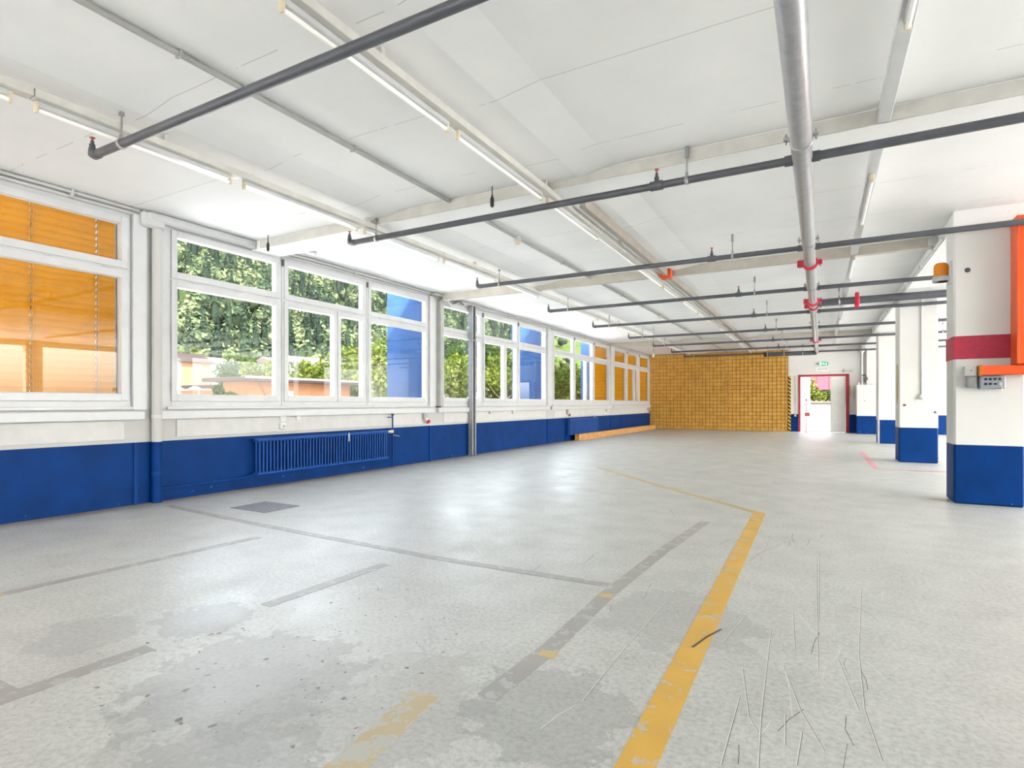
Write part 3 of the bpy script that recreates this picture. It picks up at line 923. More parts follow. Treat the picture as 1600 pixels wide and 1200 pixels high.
# ------------------------------------------------------------------ blinds (outside the glass)
def blind(y0, y1, label, holes, z_bot=1.22, z_top=3.40, right_gap=.03):
    b = thing('venetian_blind', (-7.30, (y0+y1)/2, z_bot), label, 'blind', 'orange venetian blinds')
    X, pitch = -7.235, .073
    n = int((z_top - z_bot) / pitch)
    first = None
    ys = [y0]
    for h in holes: ys += [h-.007, h+.007]
    ys += [y1]
    prof = []
    for q in range(6):
        u = q/5.0
        prof.append((X - .030 + .030*u + .010*math.sin(PI*u), z_bot + .080*u))
    for i in range(n):
        if first is None:
            m = MB()
            for s in range(len(ys)-1):
                gap = s % 2 == 1
                for q in range(5):
                    if gap and q in (1, 2): continue
                    (xa, za), (xb, zb) = prof[q], prof[q+1]
                    m.add([(xa,ys[s],za), (xa,ys[s+1],za), (xb,ys[s+1],zb), (xb,ys[s],zb)], [(0,1,2,3)], 0, True)
            first = m.build('slat', M['slat'], b)
            first['label'] = 'orange slat'
        else:
            c = first.copy(); COL.objects.link(c)
            c.location = first.location + Vector((0, 0, i*pitch)); ORG[c.name] = ORG[first.name] + Vector((0,0,i*pitch))
    MB().bbox(X-.04, X+.02, y0, y1, z_bot-.03, z_bot, .004).build('bottom_rail', M['slat'], b)
    MB().bbox(X-.07, X+.01, y0, y1, z_bot+n*pitch+.01, z_bot+n*pitch+.10, .004).build('head_box', M['ltgrey'], b)
    for yy in (y0-.015, y1+.012):
        MB().bbox(X-.05, X+.01, yy-.010, yy+.010, z_bot-.03, z_bot+n*pitch, .003).build('guide_rail', M['dkgrey'], b)
    for h in holes:
        MB().tube([(X+.016, h+.016, z_bot), (X+.016, h+.016, z_bot+n*pitch)], .0014, 5).build('ladder_cord', M['wood'], b)
        MB().box(X-.045, X-.043, h-.012, h+.012, z_bot, z_bot+n*pitch).build('daylight_strip', M['paper'], b)  # white strip added behind the cord holes to stand for daylight
    return b
blind(CUT0[2]+.06, 3.505, 'large orange venetian blind in the window at the left edge of the picture', (2.05, 2.70, 3.31))
blind(CUT0[1]+.06, CUT0[2]-.03, 'orange venetian blind in the middle window of the near bay', (.5, 1.3))
blind(CUT3[2]+.05, CUT3[3]-.07, 'orange venetian blind right of the meadow view, left of the last pillar', (19.3, 20.3))
blind(CUT4[0]+.03, CUT4[1]-.02, 'orange venetian blind in the first window after the last pillar', (21.5, 22.6))
blind(CUT4[1]+.03, CUT4[2]-.12, 'orange venetian blind in the split window near the block wall', (23.1, 24.0))
blind(CUT4[2]+.03, CUT4[3]-.06, 'orange venetian blind in the last window beside the block wall', (25.0, 25.9))

# ------------------------------------------------------------------ block wall at the far end
bw = thing('block_wall', (-4.1, BACK-.1, 0), 'wall of stacked yellow-brown fibre blocks filling the far left end', 'block wall')
MB().box(-7.09, -1.2, BACK-.06, BACK-.002, 0, 3.46).build('backing', M['joint'], bw)
xs = [-7.08]
while xs[-1] < -1.21 - .08:
    xs.append(xs[-1] + .159*random.choice((1, 1, 1, .94, 1.06)))
xs[-1] = -1.205
NR = 21
blocks = []
for ci in range(len(xs)-1):
    sh = random.choice((0, 0, 0, .012, -.012))
    for ri in range(NR):
        z0, z1 = ri*.1645 + (sh if ri else 0), (ri+1)*.1645 + (sh if ri < NR-1 else 0)
        blocks.append((xs[ci]+.007, xs[ci+1]-.007, z0+.007, z1-.007, random.uniform(-.006, .012)))
blocks.sort(key=lambda q: -(q[0]*math.sin(YAW)*-1 - 0) )
blocks.sort(key=lambda q: ((q[0])**2 + (q[2]-1.2)**2))
bm_shared = None
for i, (a, b, z0, z1, pr) in enumerate(blocks[:300]):
    if bm_shared is None:
        o = MB().bbox(-.5, .5, -.5, .5, 0, 1, .04).build('block', M['blocks'], None, origin=(0,0,0))
        bm_shared = o.data; COL.objects.unlink(o); bpy.data.objects.remove(o)
    o = bpy.data.objects.new('block', bm_shared); COL.objects.link(o)
    org = Vector(((a+b)/2, BACK-.085-pr, z0)); o.parent = bw; o.location = org - ORG[bw.name]; ORG[o.name] = org
    o.scale = (b-a, .07, z1-z0)
rest = MB()
for (a, b, z0, z1, pr) in blocks[300:]:
    rest.box(a, b, BACK-.12-pr, BACK-.05-pr, z0, z1)
rest.build('block', M['blocks'], bw, kind='stuff')
for (x, z0, z1, w) in ((-5.83, 1.96, 2.42, .05), (-4.88, 1.98, 2.45, .06), (-3.56, .9, 2.48, .045), (-2.43, 1.95, 2.46, .05), (-1.27, 1.88, 2.46, .05)):
    MB().bbox(x-w/2, x+w/2, BACK-.155, BACK-.10, z0, z1, .004).build('batten', M['wood'], bw)
for (x0, x1) in ((-6.4, -5.1), (-4.05, -3.2), (-1.9, -1.3)):
    MB().bbox(x0, x1, BACK-.22, BACK-.135, 0, .035, .004).build('base_plank', M['wood'], bw)
hp = MB().bbox(-1.195, -1.10, BACK-.16, BACK-.002, 0, 2.34, .008).build('hazard_post', M['hazard'], label='black and yellow striped edge guard at the end of the block wall', cat='edge guard')

# ------------------------------------------------------------------ things on the far wall
ex = thing('exit_sign', (.06, BACK, 2.76), 'green emergency exit sign above the doorway', 'sign')
MB().bbox(-.17, .28, BACK-.045, BACK-.002, 2.755, 2.915, .006).build('housing', M['frame'], ex)
MB().box(-.05, .275, BACK-.049, BACK-.044, 2.765, 2.905).build('green_face', M['exit'], ex)
pg = MB()
yk = BACK-.053
pg.box(-.03, .03, yk, yk+.003, 2.775, 2.895)                                # door pictogram
pg.prism([(.055,2.835), (.10,2.875), (.10,2.85), (.145,2.85), (.145,2.82), (.10,2.82), (.10,2.795)], 'y', yk, yk+.003)    # arrow
pg.prism([(.205,2.86), (.225,2.885), (.24,2.865), (.22,2.85)], 'y', yk, yk+.003)   # running figure: head, body, legs
pg.prism([(.175,2.85), (.225,2.845), (.21,2.815), (.245,2.78), (.225,2.775), (.195,2.808), (.165,2.785), (.155,2.797), (.19,2.83)], 'y', yk, yk+.003)
pg.build('pictogram', M['exitw'], ex)
ar = MB(); ar.prism([(-.155,2.835), (-.11,2.88), (-.11,2.79)], 'y', yk, yk+.003); ar.box(-.10, -.07, yk, yk+.003, 2.785, 2.885)
ar.build('arrow', M['dkgrey'], ex)
nt = thing('paper_notice', (.08, BACK, 2.5), 'white paper notice with handwritten marks below the exit sign', 'notice')
MB().box(-.16, .30, BACK-.008, BACK-.002, 2.52, 2.68).build('sheet', M['paper'], nt)
wr_ = MB()
for k, (x, hgt) in enumerate(((-.10,.03), (-.075,.02), (-.05,.025), (-.025,.02), (0,.025), (.06,.04), (.085,.035), (.13,.05), (.19,.045), (.21,.06))):
    wr_.prism([(x, 2.60), (x+.012, 2.60), (x+.016+hgt*.3, 2.60+hgt), (x+.006+hgt*.3, 2.60+hgt)], 'y', BACK-.011, BACK-.008)
    wr_.box(x, x+.02, BACK-.011, BACK-.008, 2.597, 2.606)
wr_.build('writing', M['ink'], nt)
em = thing('emergency_lamp', (.97, BACK, 2.45), 'white emergency lamp box right above the doorway', 'lamp')
MB().bbox(.82, 1.16, BACK-.08, BACK-.002, 2.46, 2.59, .01).build('housing', M['frame'], em)
MB().bbox(.84, 1.14, BACK-.095, BACK-.079, 2.475, 2.56, .008).build('diffuser', M['white'], em)
sd = thing('service_panel', (1.08, BACK, 1.4), 'narrow cream panel on the wall right of the doorway', 'panel')
MB().bbox(1.04, 1.17, BACK-.06, BACK-.002, 1.4, 1.94, .006).build('panel', M['cream'], sd)
MB().bbox(1.05, 1.065, BACK-.068, BACK-.059, 1.5, 1.85, .003).build('edge', M['wood'], sd)
cv = thing('wall_conduit', (-.95, BACK, .7), 'thin white conduit left of the doorway', 'conduit')
MB().tube([(-.93, BACK-.015, .72), (-.93, BACK-.015, 2.36)], .012, 8).build('run', M['white'], cv)
MB().bbox(-.965, -.895, BACK-.05, BACK-.002, .64, .72, .006).build('box', M['white'], cv)
# boxed-in pipes beside the door
bx = thing('pipe_boxing', (1.57, 26.0, 0), 'half-height white and blue boxing beside the doorway', 'boxing')
MB().bbox(1.24, 1.98, 25.72, BACK-.31, 0, 1.92, .01).build('boxing', M['two_col'], bx)
MB().lathe((1.5, 25.715, 1.3), [(0,-.006), (.016,-.006), (.018,0)], 8, axis='y').build('lock', M['dkgrey'], bx)
vt = thing('vent_pipe', (1.44, 26.05, 1.92), 'grey vertical pipe with valve cluster rising from the boxing', 'pipe')
MB().tube([(1.42, 26.05, 1.92), (1.42, 26.05, 3.31)], .05, 14).build('pipe', M['ltgrey'], vt)
MB().lathe((1.42, 26.05, 3.18), [(.05,0), (.12,.08), (.12,.129), (0,.129)], 14).build('flange', M['ltgrey'], vt)
MB().tube([(1.42, 26.03, 2.30), (1.56, 26.03, 2.30), (1.56, 26.03, 2.0)], .035, 10).build('branch', M['dkgrey'], vt)
MB().lathe((1.57, 26.0, 2.16), [(0,-.09), (.06,-.08), (.075,0), (.06,.08), (0,.09)], 12, axis='y').build('handwheel', M['dkgrey'], vt)
MB().lathe((1.32, 26.03, 1.92), [(.045,0), (.045,.07), (.02,.09), (0,.09)], 12).build('knob', M['frame'], vt)
# red stand in the doorway
st = thing('barrier_post', (-.51, 25.9, 0), 'thin red post with a small plate standing in the doorway', 'post')
MB().tube([(-.51, 25.9, .012), (-.51, 25.9, 1.3)], .014, 8).build('pole', M['doorred'], st)
MB().lathe((-.51, 25.9, 0), [(0,.014), (.09,.012), (.1,.0), (0,0)], 16).build('foot', M['doorred'], st)
MB().bbox(-.535, -.485, 25.88, 25.92, 1.28, 1.38, .008).build('head', M['black'], st)
MB().bbox(-.61, -.50, 25.885, 25.915, 1.15, 1.185, .004).build('arm', M['doorred'], st)
MB().bbox(-.57, -.38, 25.87, 25.885, .67, .82, .004).build('plate', M['redtip'], st)

# ------------------------------------------------------------------ things on the near column
og = thing('gate_rail', (2.1, 8.3, 1.5), 'orange steel gate upright with cross rail at the right edge', 'gate rail')
MB().bbox(1.93, 2.36, 8.20, 8.43, 1.64, 3.30, .01).build('upright', M['orange'], og)
MB().bbox(1.92, 1.945, 8.19, 8.43, 1.64, 3.30, .004).build('flange', M['orange'], og)
MB().bbox(1.615, 2.9, 8.25, 8.435, 1.525, 1.632, .006).build('cross_rail', M['orange'], og)
MB().bbox(1.605, 1.63, 8.24, 8.435, 1.515, 1.64, .003).build('end_plate', M['amber'], og)
ws = thing('white_box', (1.55, 8.4, 1.52), 'white sheet-metal cover left of the orange cross rail', 'cover')
MB().bbox(1.485, 1.60, 8.33, 8.438, 1.52, 1.635, .005).build('cover', M['white'], ws)
MB().lathe((1.545, 8.33, 1.58), [(0,-.004), (.006,-.004), (.007,0)], 8, axis='y').build('screw', M['dkgrey'], ws)
gb = thing('terminal_box', (1.56, 8.4, 1.37), 'small grey metal terminal box left of the control box', 'box')
MB().bbox(1.515, 1.605, 8.35, 8.438, 1.385, 1.518, .005).build('body', M['ltgrey'], gb)
MB().bbox(1.52, 1.60, 8.343, 8.351, 1.392, 1.511, .003).build('lid', M['steel'], gb)
cb = thing('control_box', (1.735, 8.4, 1.36), 'grey control box with eight buttons and a key', 'control box')
MB().bbox(1.62, 1.855, 8.33, 8.438, 1.365, 1.514, .008).build('body', M['grey'], cb)
MB().bbox(1.628, 1.847, 8.322, 8.332, 1.373, 1.510, .004).build('lid', M['grey'], cb)
for r_ in range(2):
    for c_ in range(4):
        x, z = 1.675 + c_*.042, 1.478 - r_*.055
        if r_ == 1 and c_ == 3: continue
        bt = MB().lathe((x, 8.322, z), [(0,-.012), (.012,-.012), (.014,0)], 12, axis='y').build('button', M['black'], cb)
        if r_ == 1 and c_ == 2: MB().lathe((x, 8.322, z), [(.014,-.004), (.019,-.003), (.019,0)], 14, axis='y').build('bezel', M['frame'], bt)
        else: MB().bbox(x-.017, x+.017, 8.315, 8.322, z-.003, z+.003, .001).build('bezel', M['black'], bt)
ks = MB().lathe((1.802, 8.322, 1.423), [(0,-.02), (.017,-.02), (.02,0)], 14, axis='y').build('key_switch', M['frame'], cb)
ky = MB().bbox(1.800, 1.804, 8.27, 8.302, 1.412, 1.432, .001); ky.lathe((1.802, 8.265, 1.405), [(.0,-.002), (.014,-.002), (.014,.002), (0,.002)], 12, axis='x')
ky.bbox(1.806, 1.810, 8.262, 8.272, 1.355, 1.398, .001).build('key', M['cream'], ks)
bc = thing('warning_beacon', (1.32, 8.62, 2.68), 'orange rotating beacon on a white bracket high on the near column', 'beacon')
MB().prism([(1.27, 2.70), (1.38, 2.70), (1.38, 2.76)], 'y', 8.56, 8.70).build('bracket', M['frame'], bc)
MB().bbox(1.375, 1.40, 8.53, 8.73, 2.66, 2.93, .004).build('back_plate', M['frame'], bc)
MB().lathe((1.305, 8.63, 2.70), [(0,0), (.085,0), (.09,.02), (.085,.065), (0,.065)], 18).build('base', M['ltgrey'], bc)
MB().lathe((1.305, 8.63, 2.765), [(.076,0), (.074,.11), (.066,.15), (.05,.165), (0,.17)], 20).build('dome', M['amber'], bc)
MB().lathe((1.305, 8.63, 2.77), [(0,0), (.03,0), (.02,.03), (.03,.08), (.015,.11), (0,.115)], 12).build('reflector', M['dkgrey'], bc)

# ------------------------------------------------------------------ floor markings and wear (parts of the floor)
STRIP_Z = [.0016]
def strip(name, pts, w, mat, z=None, label=None):
    m = MB()
    STRIP_Z[0] += .00012
    z = z or STRIP_Z[0]
    pts = [Vector((p[0], p[1], 0)) for p in pts]
    L, R = [], []
    for i, p in enumerate(pts):
        if i == 0: d = (pts[1]-p).normalized()
        elif i == len(pts)-1: d = (p-pts[i-1]).normalized()
        else: d = ((pts[i+1]-p).normalized()+(p-pts[i-1]).normalized()).normalized()
        nrm = Vector((-d.y, d.x, 0))
        L.append(p+nrm*w/2); R.append(p-nrm*w/2)
    for i in range(len(pts)-1):
        q = [L[i], L[i+1], R[i+1], R[i]]
        m.add([(a.x,a.y,.0004) for a in q]+[(a.x,a.y,z) for a in q], [(0,1,2,3),(4,5,6,7),(0,1,5,4),(1,2,6,5),(2,3,7,6),(3,0,4,7)])
    return m.build(name, mat, floor, label=label)
strip('floor_line', [(-.47, -.5), (-.535, 1.85), (-.585, 6.70)], .125, M['yellow'], label='solid yellow floor line')
strip('floor_line', [(-.58, 6.66), (-1.75, 7.86), (-2.3, 8.45), (-3.6, 9.9)], .10, M['yold'], label='faded diagonal yellow line')
strip('floor_line', [(-1.33, .9), (-1.38, 1.45), (-1.425, 1.85)], .13, M['yfaded'], label='worn pale yellow dash')
strip('residue_strip', [(-1.19, 1.95), (-1.16, 2.5), (-1.17, 3.4), (-1.12, 4.6), (-1.02, 5.9)], .10, M['strip'])
strip('residue_strip', [(-6.68, 3.80), (-5.12, 3.66), (-3.95, 3.59), (-2.61, 3.52), (-1.22, 3.54)], .085, M['strip'])
strip('residue_strip', [(-4.52, 1.2), (-4.5, 1.6), (-4.41, 3.3)], .085, M['strip'])
strip('residue_strip', [(-2.96, .6), (-2.90, 1.0), (-2.88, 1.55)], .10, M['strip'])
strip('residue_strip', [(-2.88, 2.2), (-2.84, 3.2)], .09, M['strip'])
strip('residue_strip', [(-3.9, .98), (-2.88, 1.0)], .12, M['strip'])
for (x, y) in ((-1.14, 2.42), (-1.17, 3.33), (-4.5, 1.5)):
    strip('yellow_dab', [(x-.04, y), (x+.04, y+.01)], .07, M['yold'], .0034)
strip('floor_line', [(.89, 16.2), (.89, 12.35)], .09, M['pinkline'], label='pink floor line')
strip('floor_line', [(.87, 12.22), (1.35, 12.15)], .07, M['pinkline'], label='pink floor line')
strip('floor_line', [(1.35, 12.15), (2.0, 12.2)], .07, M['redline'], label='red floor line')
strip('yellow_dab', [(1.22, 8.7), (1.37, 8.6)], .10, M['yold'])

SCR = [[(0.23,4.26),(0.16,3.16),(0.15,2.58),(0.18,2.24)],[(-0.23,3.25),(-0.2,2.34),(-0.18,2.0)],[(-0.15,2.84),(-0.07,2.46),(0.01,2.21)],[(-0.03,4.98),(-0.01,2.88)],[(-0.01,5.1),(-0.01,3.52)],[(-0.31,2.72),(-0.24,2.31),(-0.2,2.22)],[(-0.81,3.57),(-0.84,2.69),(-0.84,2.11)],[(-0.29,2.45),(-0.29,1.96)],[(-0.12,2.4),(-0.11,2.18)],[(-0.06,2.3),(-0.07,2.08)],[(-0.4,5.35),(-0.41,4.63)],[(-0.08,5.17),(0.19,5.14),(0.26,5.31)],[(-0.37,3.41),(-0.43,2.96)],[(-0.14,3.61),(-0.11,3.05)],[(0.07,3.04),(0.13,2.57)]]
sc_, dk_ = MB(), MB()
def ribbon(m, pts, w, z):
    for i in range(len(pts)-1):
        a, b = Vector((*pts[i], 0)), Vector((*pts[i+1], 0))
        dd = (b-a).normalized(); nn = Vector((-dd.y, dd.x, 0))*w/2
        m.add([(q.x, q.y, z) for q in (a-nn, b-nn, b+nn, a+nn)], [(0,1,2,3)])
for s in SCR:
    ribbon(sc_, s, .0036, .0012); ribbon(dk_, [(x+.0032, y) for x, y in s], .002, .0011)
for i in range(130):
    x, y = random.uniform(-.5, 1.5), random.uniform(1.8, 5.5)
    if i > 70: x, y = random.uniform(-2.2, 1.4), random.uniform(1.6, 8)
    L_, a_ = random.uniform(.06, .45), PI/2 + random.gauss(0, .28)
    if x > .35: a_ = PI/2 + random.uniform(.2, 1.2)
    p2 = (x+math.cos(a_)*L_*.5+random.uniform(-.015,.015), y+math.sin(a_)*L_*.5)
    ribbon(sc_ if random.random() < .7 else dk_, [(x, y), p2, (x+math.cos(a_)*L_, y+math.sin(a_)*L_)], random.uniform(.0012, .003), .0011)
ribbon(dk_, [(-.46,3.13), (-.51,2.99), (-.55,2.83)], .012, .0045)
sc_.build('scratch', M['scratch'], floor, kind='stuff', label='pale scratches')
dk_.build('gouge', M['gouge'], floor, kind='stuff', label='dark gouges')
ch = MB()
def flake(x, y, r):
    n = random.randint(6, 10); st_ = random.uniform(.4, .9); an = random.uniform(0, PI)
    P = []
    for k in range(n):
        a = 2*PI*k/n; q = r*random.uniform(.5, 1.15)
        u, v = math.cos(a)*q, math.sin(a)*q*st_
        P.append((x+u*math.cos(an)-v*math.sin(an), y+u*math.sin(an)+v*math.cos(an), .0013))
    ch.add(P, [tuple(range(n))])
for i in range(170):
    cx, cy, s = random.choice(((-2.35, 1.55, .34), (-2.0, 1.75, .3), (-1.85, 1.35, .25), (-2.6, 2.1, .45), (-2.1, 2.3, .4)))
    flake(random.gauss(cx, s), random.gauss(cy, s*.8), abs(random.gauss(.003, .006)) + .002)
for i in range(120):
    flake(random.uniform(-6, 1), random.uniform(1.5, 9), random.uniform(.002, .005))
ch.build('chip', M['chip'], floor, kind='stuff', label='flaked spots')
# floor hatch
ht = MB().bbox(-5.92, -5.32, 4.06, 4.53, .0005, .005, .001).build('floor_hatch', M['plate'], floor, label='grey steel access hatch')
rv = MB()
for a in np.linspace(-5.86, -5.38, 9):
    for b in np.linspace(4.11, 4.48, 7): rv.bbox(a-.014, a+.014, b-.005, b+.005, .0045, .0065, .001)
rv.build('tread', M['plate'], ht, kind='stuff')

# ------------------------------------------------------------------ outside
grd = MB().box(-900, 900, -500, 1100, -.8, -.3).build('ground', M['asphalt'], label='pale ground outside the hall', cat='ground', kind='structure')
# forested slope
def hill_z(X, Y):
    a = np.clip(-X - 88, 0, None)
    z = -.3 + .47*a + 5*np.sin(X*.031+Y*.017)*np.clip(a/60, 0, 1) + 3.5*np.sin(Y*.045-X*.02)*np.clip(a/60, 0, 1)
    return np.minimum(z, 175 + 6*np.sin(Y*.02))
gx = np.linspace(-520, -80, 56); gy = np.linspace(-60, 900, 97)
GX, GY = np.meshgrid(gx, gy, indexing='ij')
GZ = hill_z(GX, GY)
hm = MB()
nx_, ny_ = GX.shape
V = np.stack([GX, GY, GZ], -1).reshape(-1, 3)
def meadow(X, Y): return Y > 2.02*(-X) + 12
hm.v = [tuple(p) for p in V]
for i in range(nx_-1):
    for j in range(ny_-1):
        hm.f.append((i*ny_+j, (i+1)*ny_+j, (i+1)*ny_+j+1, i*ny_+j+1))
        hm.m.append(1 if meadow(GX[i,j], GY[i,j]) else 0); hm.sm.append(True)
hm.build('hillside', [M['hillsoil'], M['grass']], label='steep hillside outside with woods and a light meadow', cat='hill', kind='structure')

def ico(sub):
    bm = bmesh.new(); bmesh.ops.create_icosphere(bm, subdivisions=sub, radius=1)
    v = np.array([q.co[:] for q in bm.verts]); f = np.array([[q.index for q in fc.verts] for fc in bm.faces]); bm.free()
    return v, f
def mesh_np(name, v, f, tone, mat):
    me = bpy.data.meshes.new(name)
    me.vertices.add(len(v)); me.vertices.foreach_set('co', v.astype(np.float32).ravel())
    k = f.shape[1]
    me.loops.add(f.size); me.loops.foreach_set('vertex_index', f.astype(np.int32).ravel())
    me.polygons.add(len(f)); me.polygons.foreach_set('loop_start', np.arange(0, f.size, k, dtype=np.int32))
    at = me.attributes.new('tone', 'FLOAT', 'POINT'); at.data.foreach_set('value', tone.astype(np.float32))
    me.materials.append(mat)
    me.update(calc_edges=True); me.validate()
    return me
# forest: every crown is a lumpy core wrapped in leaf sprays
bv, bf = ico(2)
pts = []
tries = 0
while len(pts) < 3600 and tries < 60000:
    tries += 1
    X = -rng.uniform(92, 315); Y = -X*rng.uniform(.36, 2.35)
    if meadow(X, Y) and rng.random() > .05: continue
    pts.append((X, Y))
AV, AF, AT = [], [], []
off = 0
tri = np.array([[0,1,2],[0,2,3]])
for (X, Y) in pts:
    con = rng.random() < .3
    r = rng.uniform(1.8, 3.6); h = r*rng.uniform(1.1, 1.6)
    if con: r *= .6; h *= 1.9
    zb = float(hill_z(np.array(X), np.array(Y)))
    base = rng.uniform(.3, .95) if not con else rng.uniform(.0, .3)
    def prof(z): return np.clip(1.05-.85*(z+1)/2, .1, 1.1) if con else np.ones_like(z)
    core = bv*rng.uniform(.55, .85, (len(bv), 1)); core[:, :2] *= prof(core[:, 2:3])
    AV.append(core*np.array([r, r, h]) + np.array([X, Y, zb+h*.8+1])); AF.append(bf+off); off += len(bv)
    AT.append(np.full(len(bv), base*.45))
    nl = 120
    dn = rng.normal(size=(nl, 3)); dn /= np.linalg.norm(dn, axis=1)[:, None]; dn[:, 2] = np.abs(dn[:, 2])*.75 + dn[:, 2]*.25
    q = dn*rng.uniform(.66, 1.05, (nl, 1)); q[:, :2] *= prof(q[:, 2:3])
    c = q*np.array([r, r, h]) + np.array([X, Y, zb+h*.8+1])
    u = np.cross(dn, rng.normal(size=(nl, 3))); u /= np.linalg.norm(u, axis=1)[:, None]
    w = np.cross(dn, u) + dn*rng.normal(0, .5, (nl, 1)); w /= np.linalg.norm(w, axis=1)[:, None]
    sz = r*rng.uniform(.10, .24, (nl, 1))
    v = np.stack([c-u*sz, c+w*sz*.8, c+u*sz, c-w*sz*.8], 1).reshape(-1, 3)
    f = (tri[None]+np.arange(nl)[:, None, None]*4).reshape(-1, 3)
    AV.append(v); AF.append(f+off); off += len(v)
    AT.append(np.repeat(np.clip(base + rng.normal(0, .16, nl), 0, 1), 4))
fo = mesh_np('forest', np.concatenate(AV), np.concatenate(AF), np.concatenate(AT), M['leafC'])
link('forest', fo, None, (0,0,0), label='mixed woodland covering the hillside beyond the windows', cat='woodland', kind='stuff')

# single trees nearer the hall: crowns of leaf blades on a forked trunk
def tree(x, y, ground, h, r, mat, label, nleaf=1500, leaf=.30, grp='single trees outside'):
    t = thing('leafy_tree', (x, y, ground), label, 'tree', grp)
    tr = MB()
    tr.tube([(x, y, ground), (x+.1, y, ground+h*.35), (x-.05, y+.1, ground+h*.75)], .1, 8, rr=[.028*h, .02*h, .006*h])
    for k in range(5):
        a = k*1.257+random.random(); zz = ground+h*random.uniform(.25, .5)
        tr.tube([(x, y, zz), (x+math.cos(a)*r*.35, y+math.sin(a)*r*.35, zz+h*.14), (x+math.cos(a)*r*.6, y+math.sin(a)*r*.6, zz+h*.3)], .05, 6, rr=[.012*h, .008*h, .003*h])
    tr.build('trunk', M['bark'], t)
    nc = 26
    cen = []
    for k in range(nc):
        dirn = rng.normal(size=3); dirn /= np.linalg.norm(dirn)
        q = rng.uniform(.35, .82)
        cen.append((dirn[0]*r*q, dirn[1]*r*q, h*.62 + dirn[2]*h*.36*q/.82))
    cen = np.array(cen)
    ci = rng.integers(nc, size=nleaf)
    off_ = rng.normal(size=(nleaf, 3)); off_ /= np.linalg.norm(off_, axis=1)[:, None]
    c = cen[ci] + off_*(r*.36)*rng.uniform(.5, 1, (nleaf, 1))
    u = rng.normal(size=(nleaf, 3)); u /= np.linalg.norm(u, axis=1)[:, None]
    w = np.cross(u, rng.normal(size=(nleaf, 3))); w /= np.linalg.norm(w, axis=1)[:, None]
    sz = leaf*rng.uniform(.6, 1.3, (nleaf, 1))
    v = np.stack([c-u*sz, c+w*sz*.55, c+u*sz, c-w*sz*.55], 1).reshape(-1, 3)
    v[:, 2] = np.maximum(v[:, 2], .15)
    f = np.arange(nleaf*4).reshape(-1, 4)
    tone = np.repeat(np.clip(rng.uniform(.1, .9, nc)[ci]*.6 + rng.uniform(0, .4, nleaf), 0, 1), 4)
    link('foliage', mesh_np('foliage', v, f, tone, mat), t, ORG[t.name])
S_, C_ = math.sin(YAW), math.cos(YAW)
def at(px, t):        # place at horizontal bearing px, t metres ahead
    u = (px-800)/FPX
    return (-S_+u*C_)*t, (C_+u*S_)*t
TR = [(286, 70, 545, 3.2, 'B', 'tall yellowish tree left of the apricot house'),
      (312, 102, 560, 3.0, 'A', 'green tree behind the pergola of the apricot house'),
      (349, 28.5, 606, .9, 'A', 'low green bush against the left corner of the apricot house'),
      (375, 78, 552, 4.0, 'A', 'round dark green tree above the corner of the apricot roof'),
      (414, 64, 562, 2.8, 'B', 'yellow-green tree above the long roof edge, left window unit'),
      (470, 70, 566, 3.2, 'A', 'green tree above the apricot roof, left of the split window'),
      (505, 60, 556, 3.4, 'B', 'leafy tree above the right end of the apricot roof'),
      (545, 48, 548, 2.8, 'B', 'yellow-green tree in the narrow pane of the split window'),
      (596, 42, 540, 3.2, 'B', 'bright yellow-green tree left of the first blue panel'),
      (557, 52, 592, 1.6, 'A', 'dark shrub under the end of the apricot roof'),
      (706, 52, 546, 3.2, 'B', 'yellow-green tree left of the galvanised post'),
      (727, 76, 540, 3.4, 'A', 'darker green tree just behind the galvanised post'),
      (771, 66, 524, 3.6, 'A', 'tall green tree right of the galvanised post'),
      (790, 46, 560, 2.8, 'B', 'bright low tree left of the second blue panel'),
      (872, 70, 575, 3.8, 'A', 'round green tree in front of the meadow, left unit'),
      (884, 84, 570, 3.2, 'A', 'second round green tree in front of the meadow'),
      (906, 78, 582, 3.0, 'B', 'small pale tree at the foot of the meadow slope')]
for (px, t, ytop, r, k, lab) in TR:
    x, y = at(px, t)
    top = EYE + (HORIZON-ytop)/FPX*t
    tree(x, y, -.3, top+.3, r, M['leafA'] if k == 'A' else M['leafB'], lab, 3200 if r > 2 else 1600, .035*r+.10)

# apricot flat-roofed house
ah = thing('apricot_house', (-30, 24, -.3), 'low apricot house with flat brown roof outside the windows', 'house')
MB().box(-30.3, -28, 20.3, 28.0, -.3, 2.42).build('wall', M['terra'], ah)
MB().bbox(-31.2, -27.2, 19.6, 29.3, 2.42, 2.66, .02).build('roof', M['roof'], ah)
MB().bbox(-27.25, -27.15, 19.55, 29.35, 2.56, 2.70, .01).build('fascia', M['roofpale'], ah)
MB().tube([(-27.6, 28.9, -.3), (-27.6, 28.9, 2.42)], .06, 8).build('canopy_post', M['roofpale'], ah)
wn1 = MB().bbox(-28.02, -27.96, 22.55, 23.3, .9, 1.92, .01).build('window', M['frame'], ah)
MB().box(-27.97, -27.95, 22.63, 23.22, .98, 1.84).build('pane', M['winglass'], wn1)
MB().tube([(-27.95, 20.9, 2.4), (-27.95, 21.6, 1.4), (-27.95, 21.75, .4)], .03, 6).build('downpipe', M['roofpale'], ah)
MB().box(-48, -30.3, 23.0, 27.6, -.3, 2.25).build('side_wing', M['terra'], ah)
MB().bbox(-48.5, -30.3, 22.6, 28.2, 2.25, 2.42, .02).build('wing_roof', M['roof'], ah)
MB().box(-41, -40.2, 22.96, 23.02, .6, 1.7).build('window', M['winglass'], ah)
pgo = thing('pergola', (-35, 21.5, -.3), 'white pergola frame with three white lamps beside the apricot house', 'pergola')
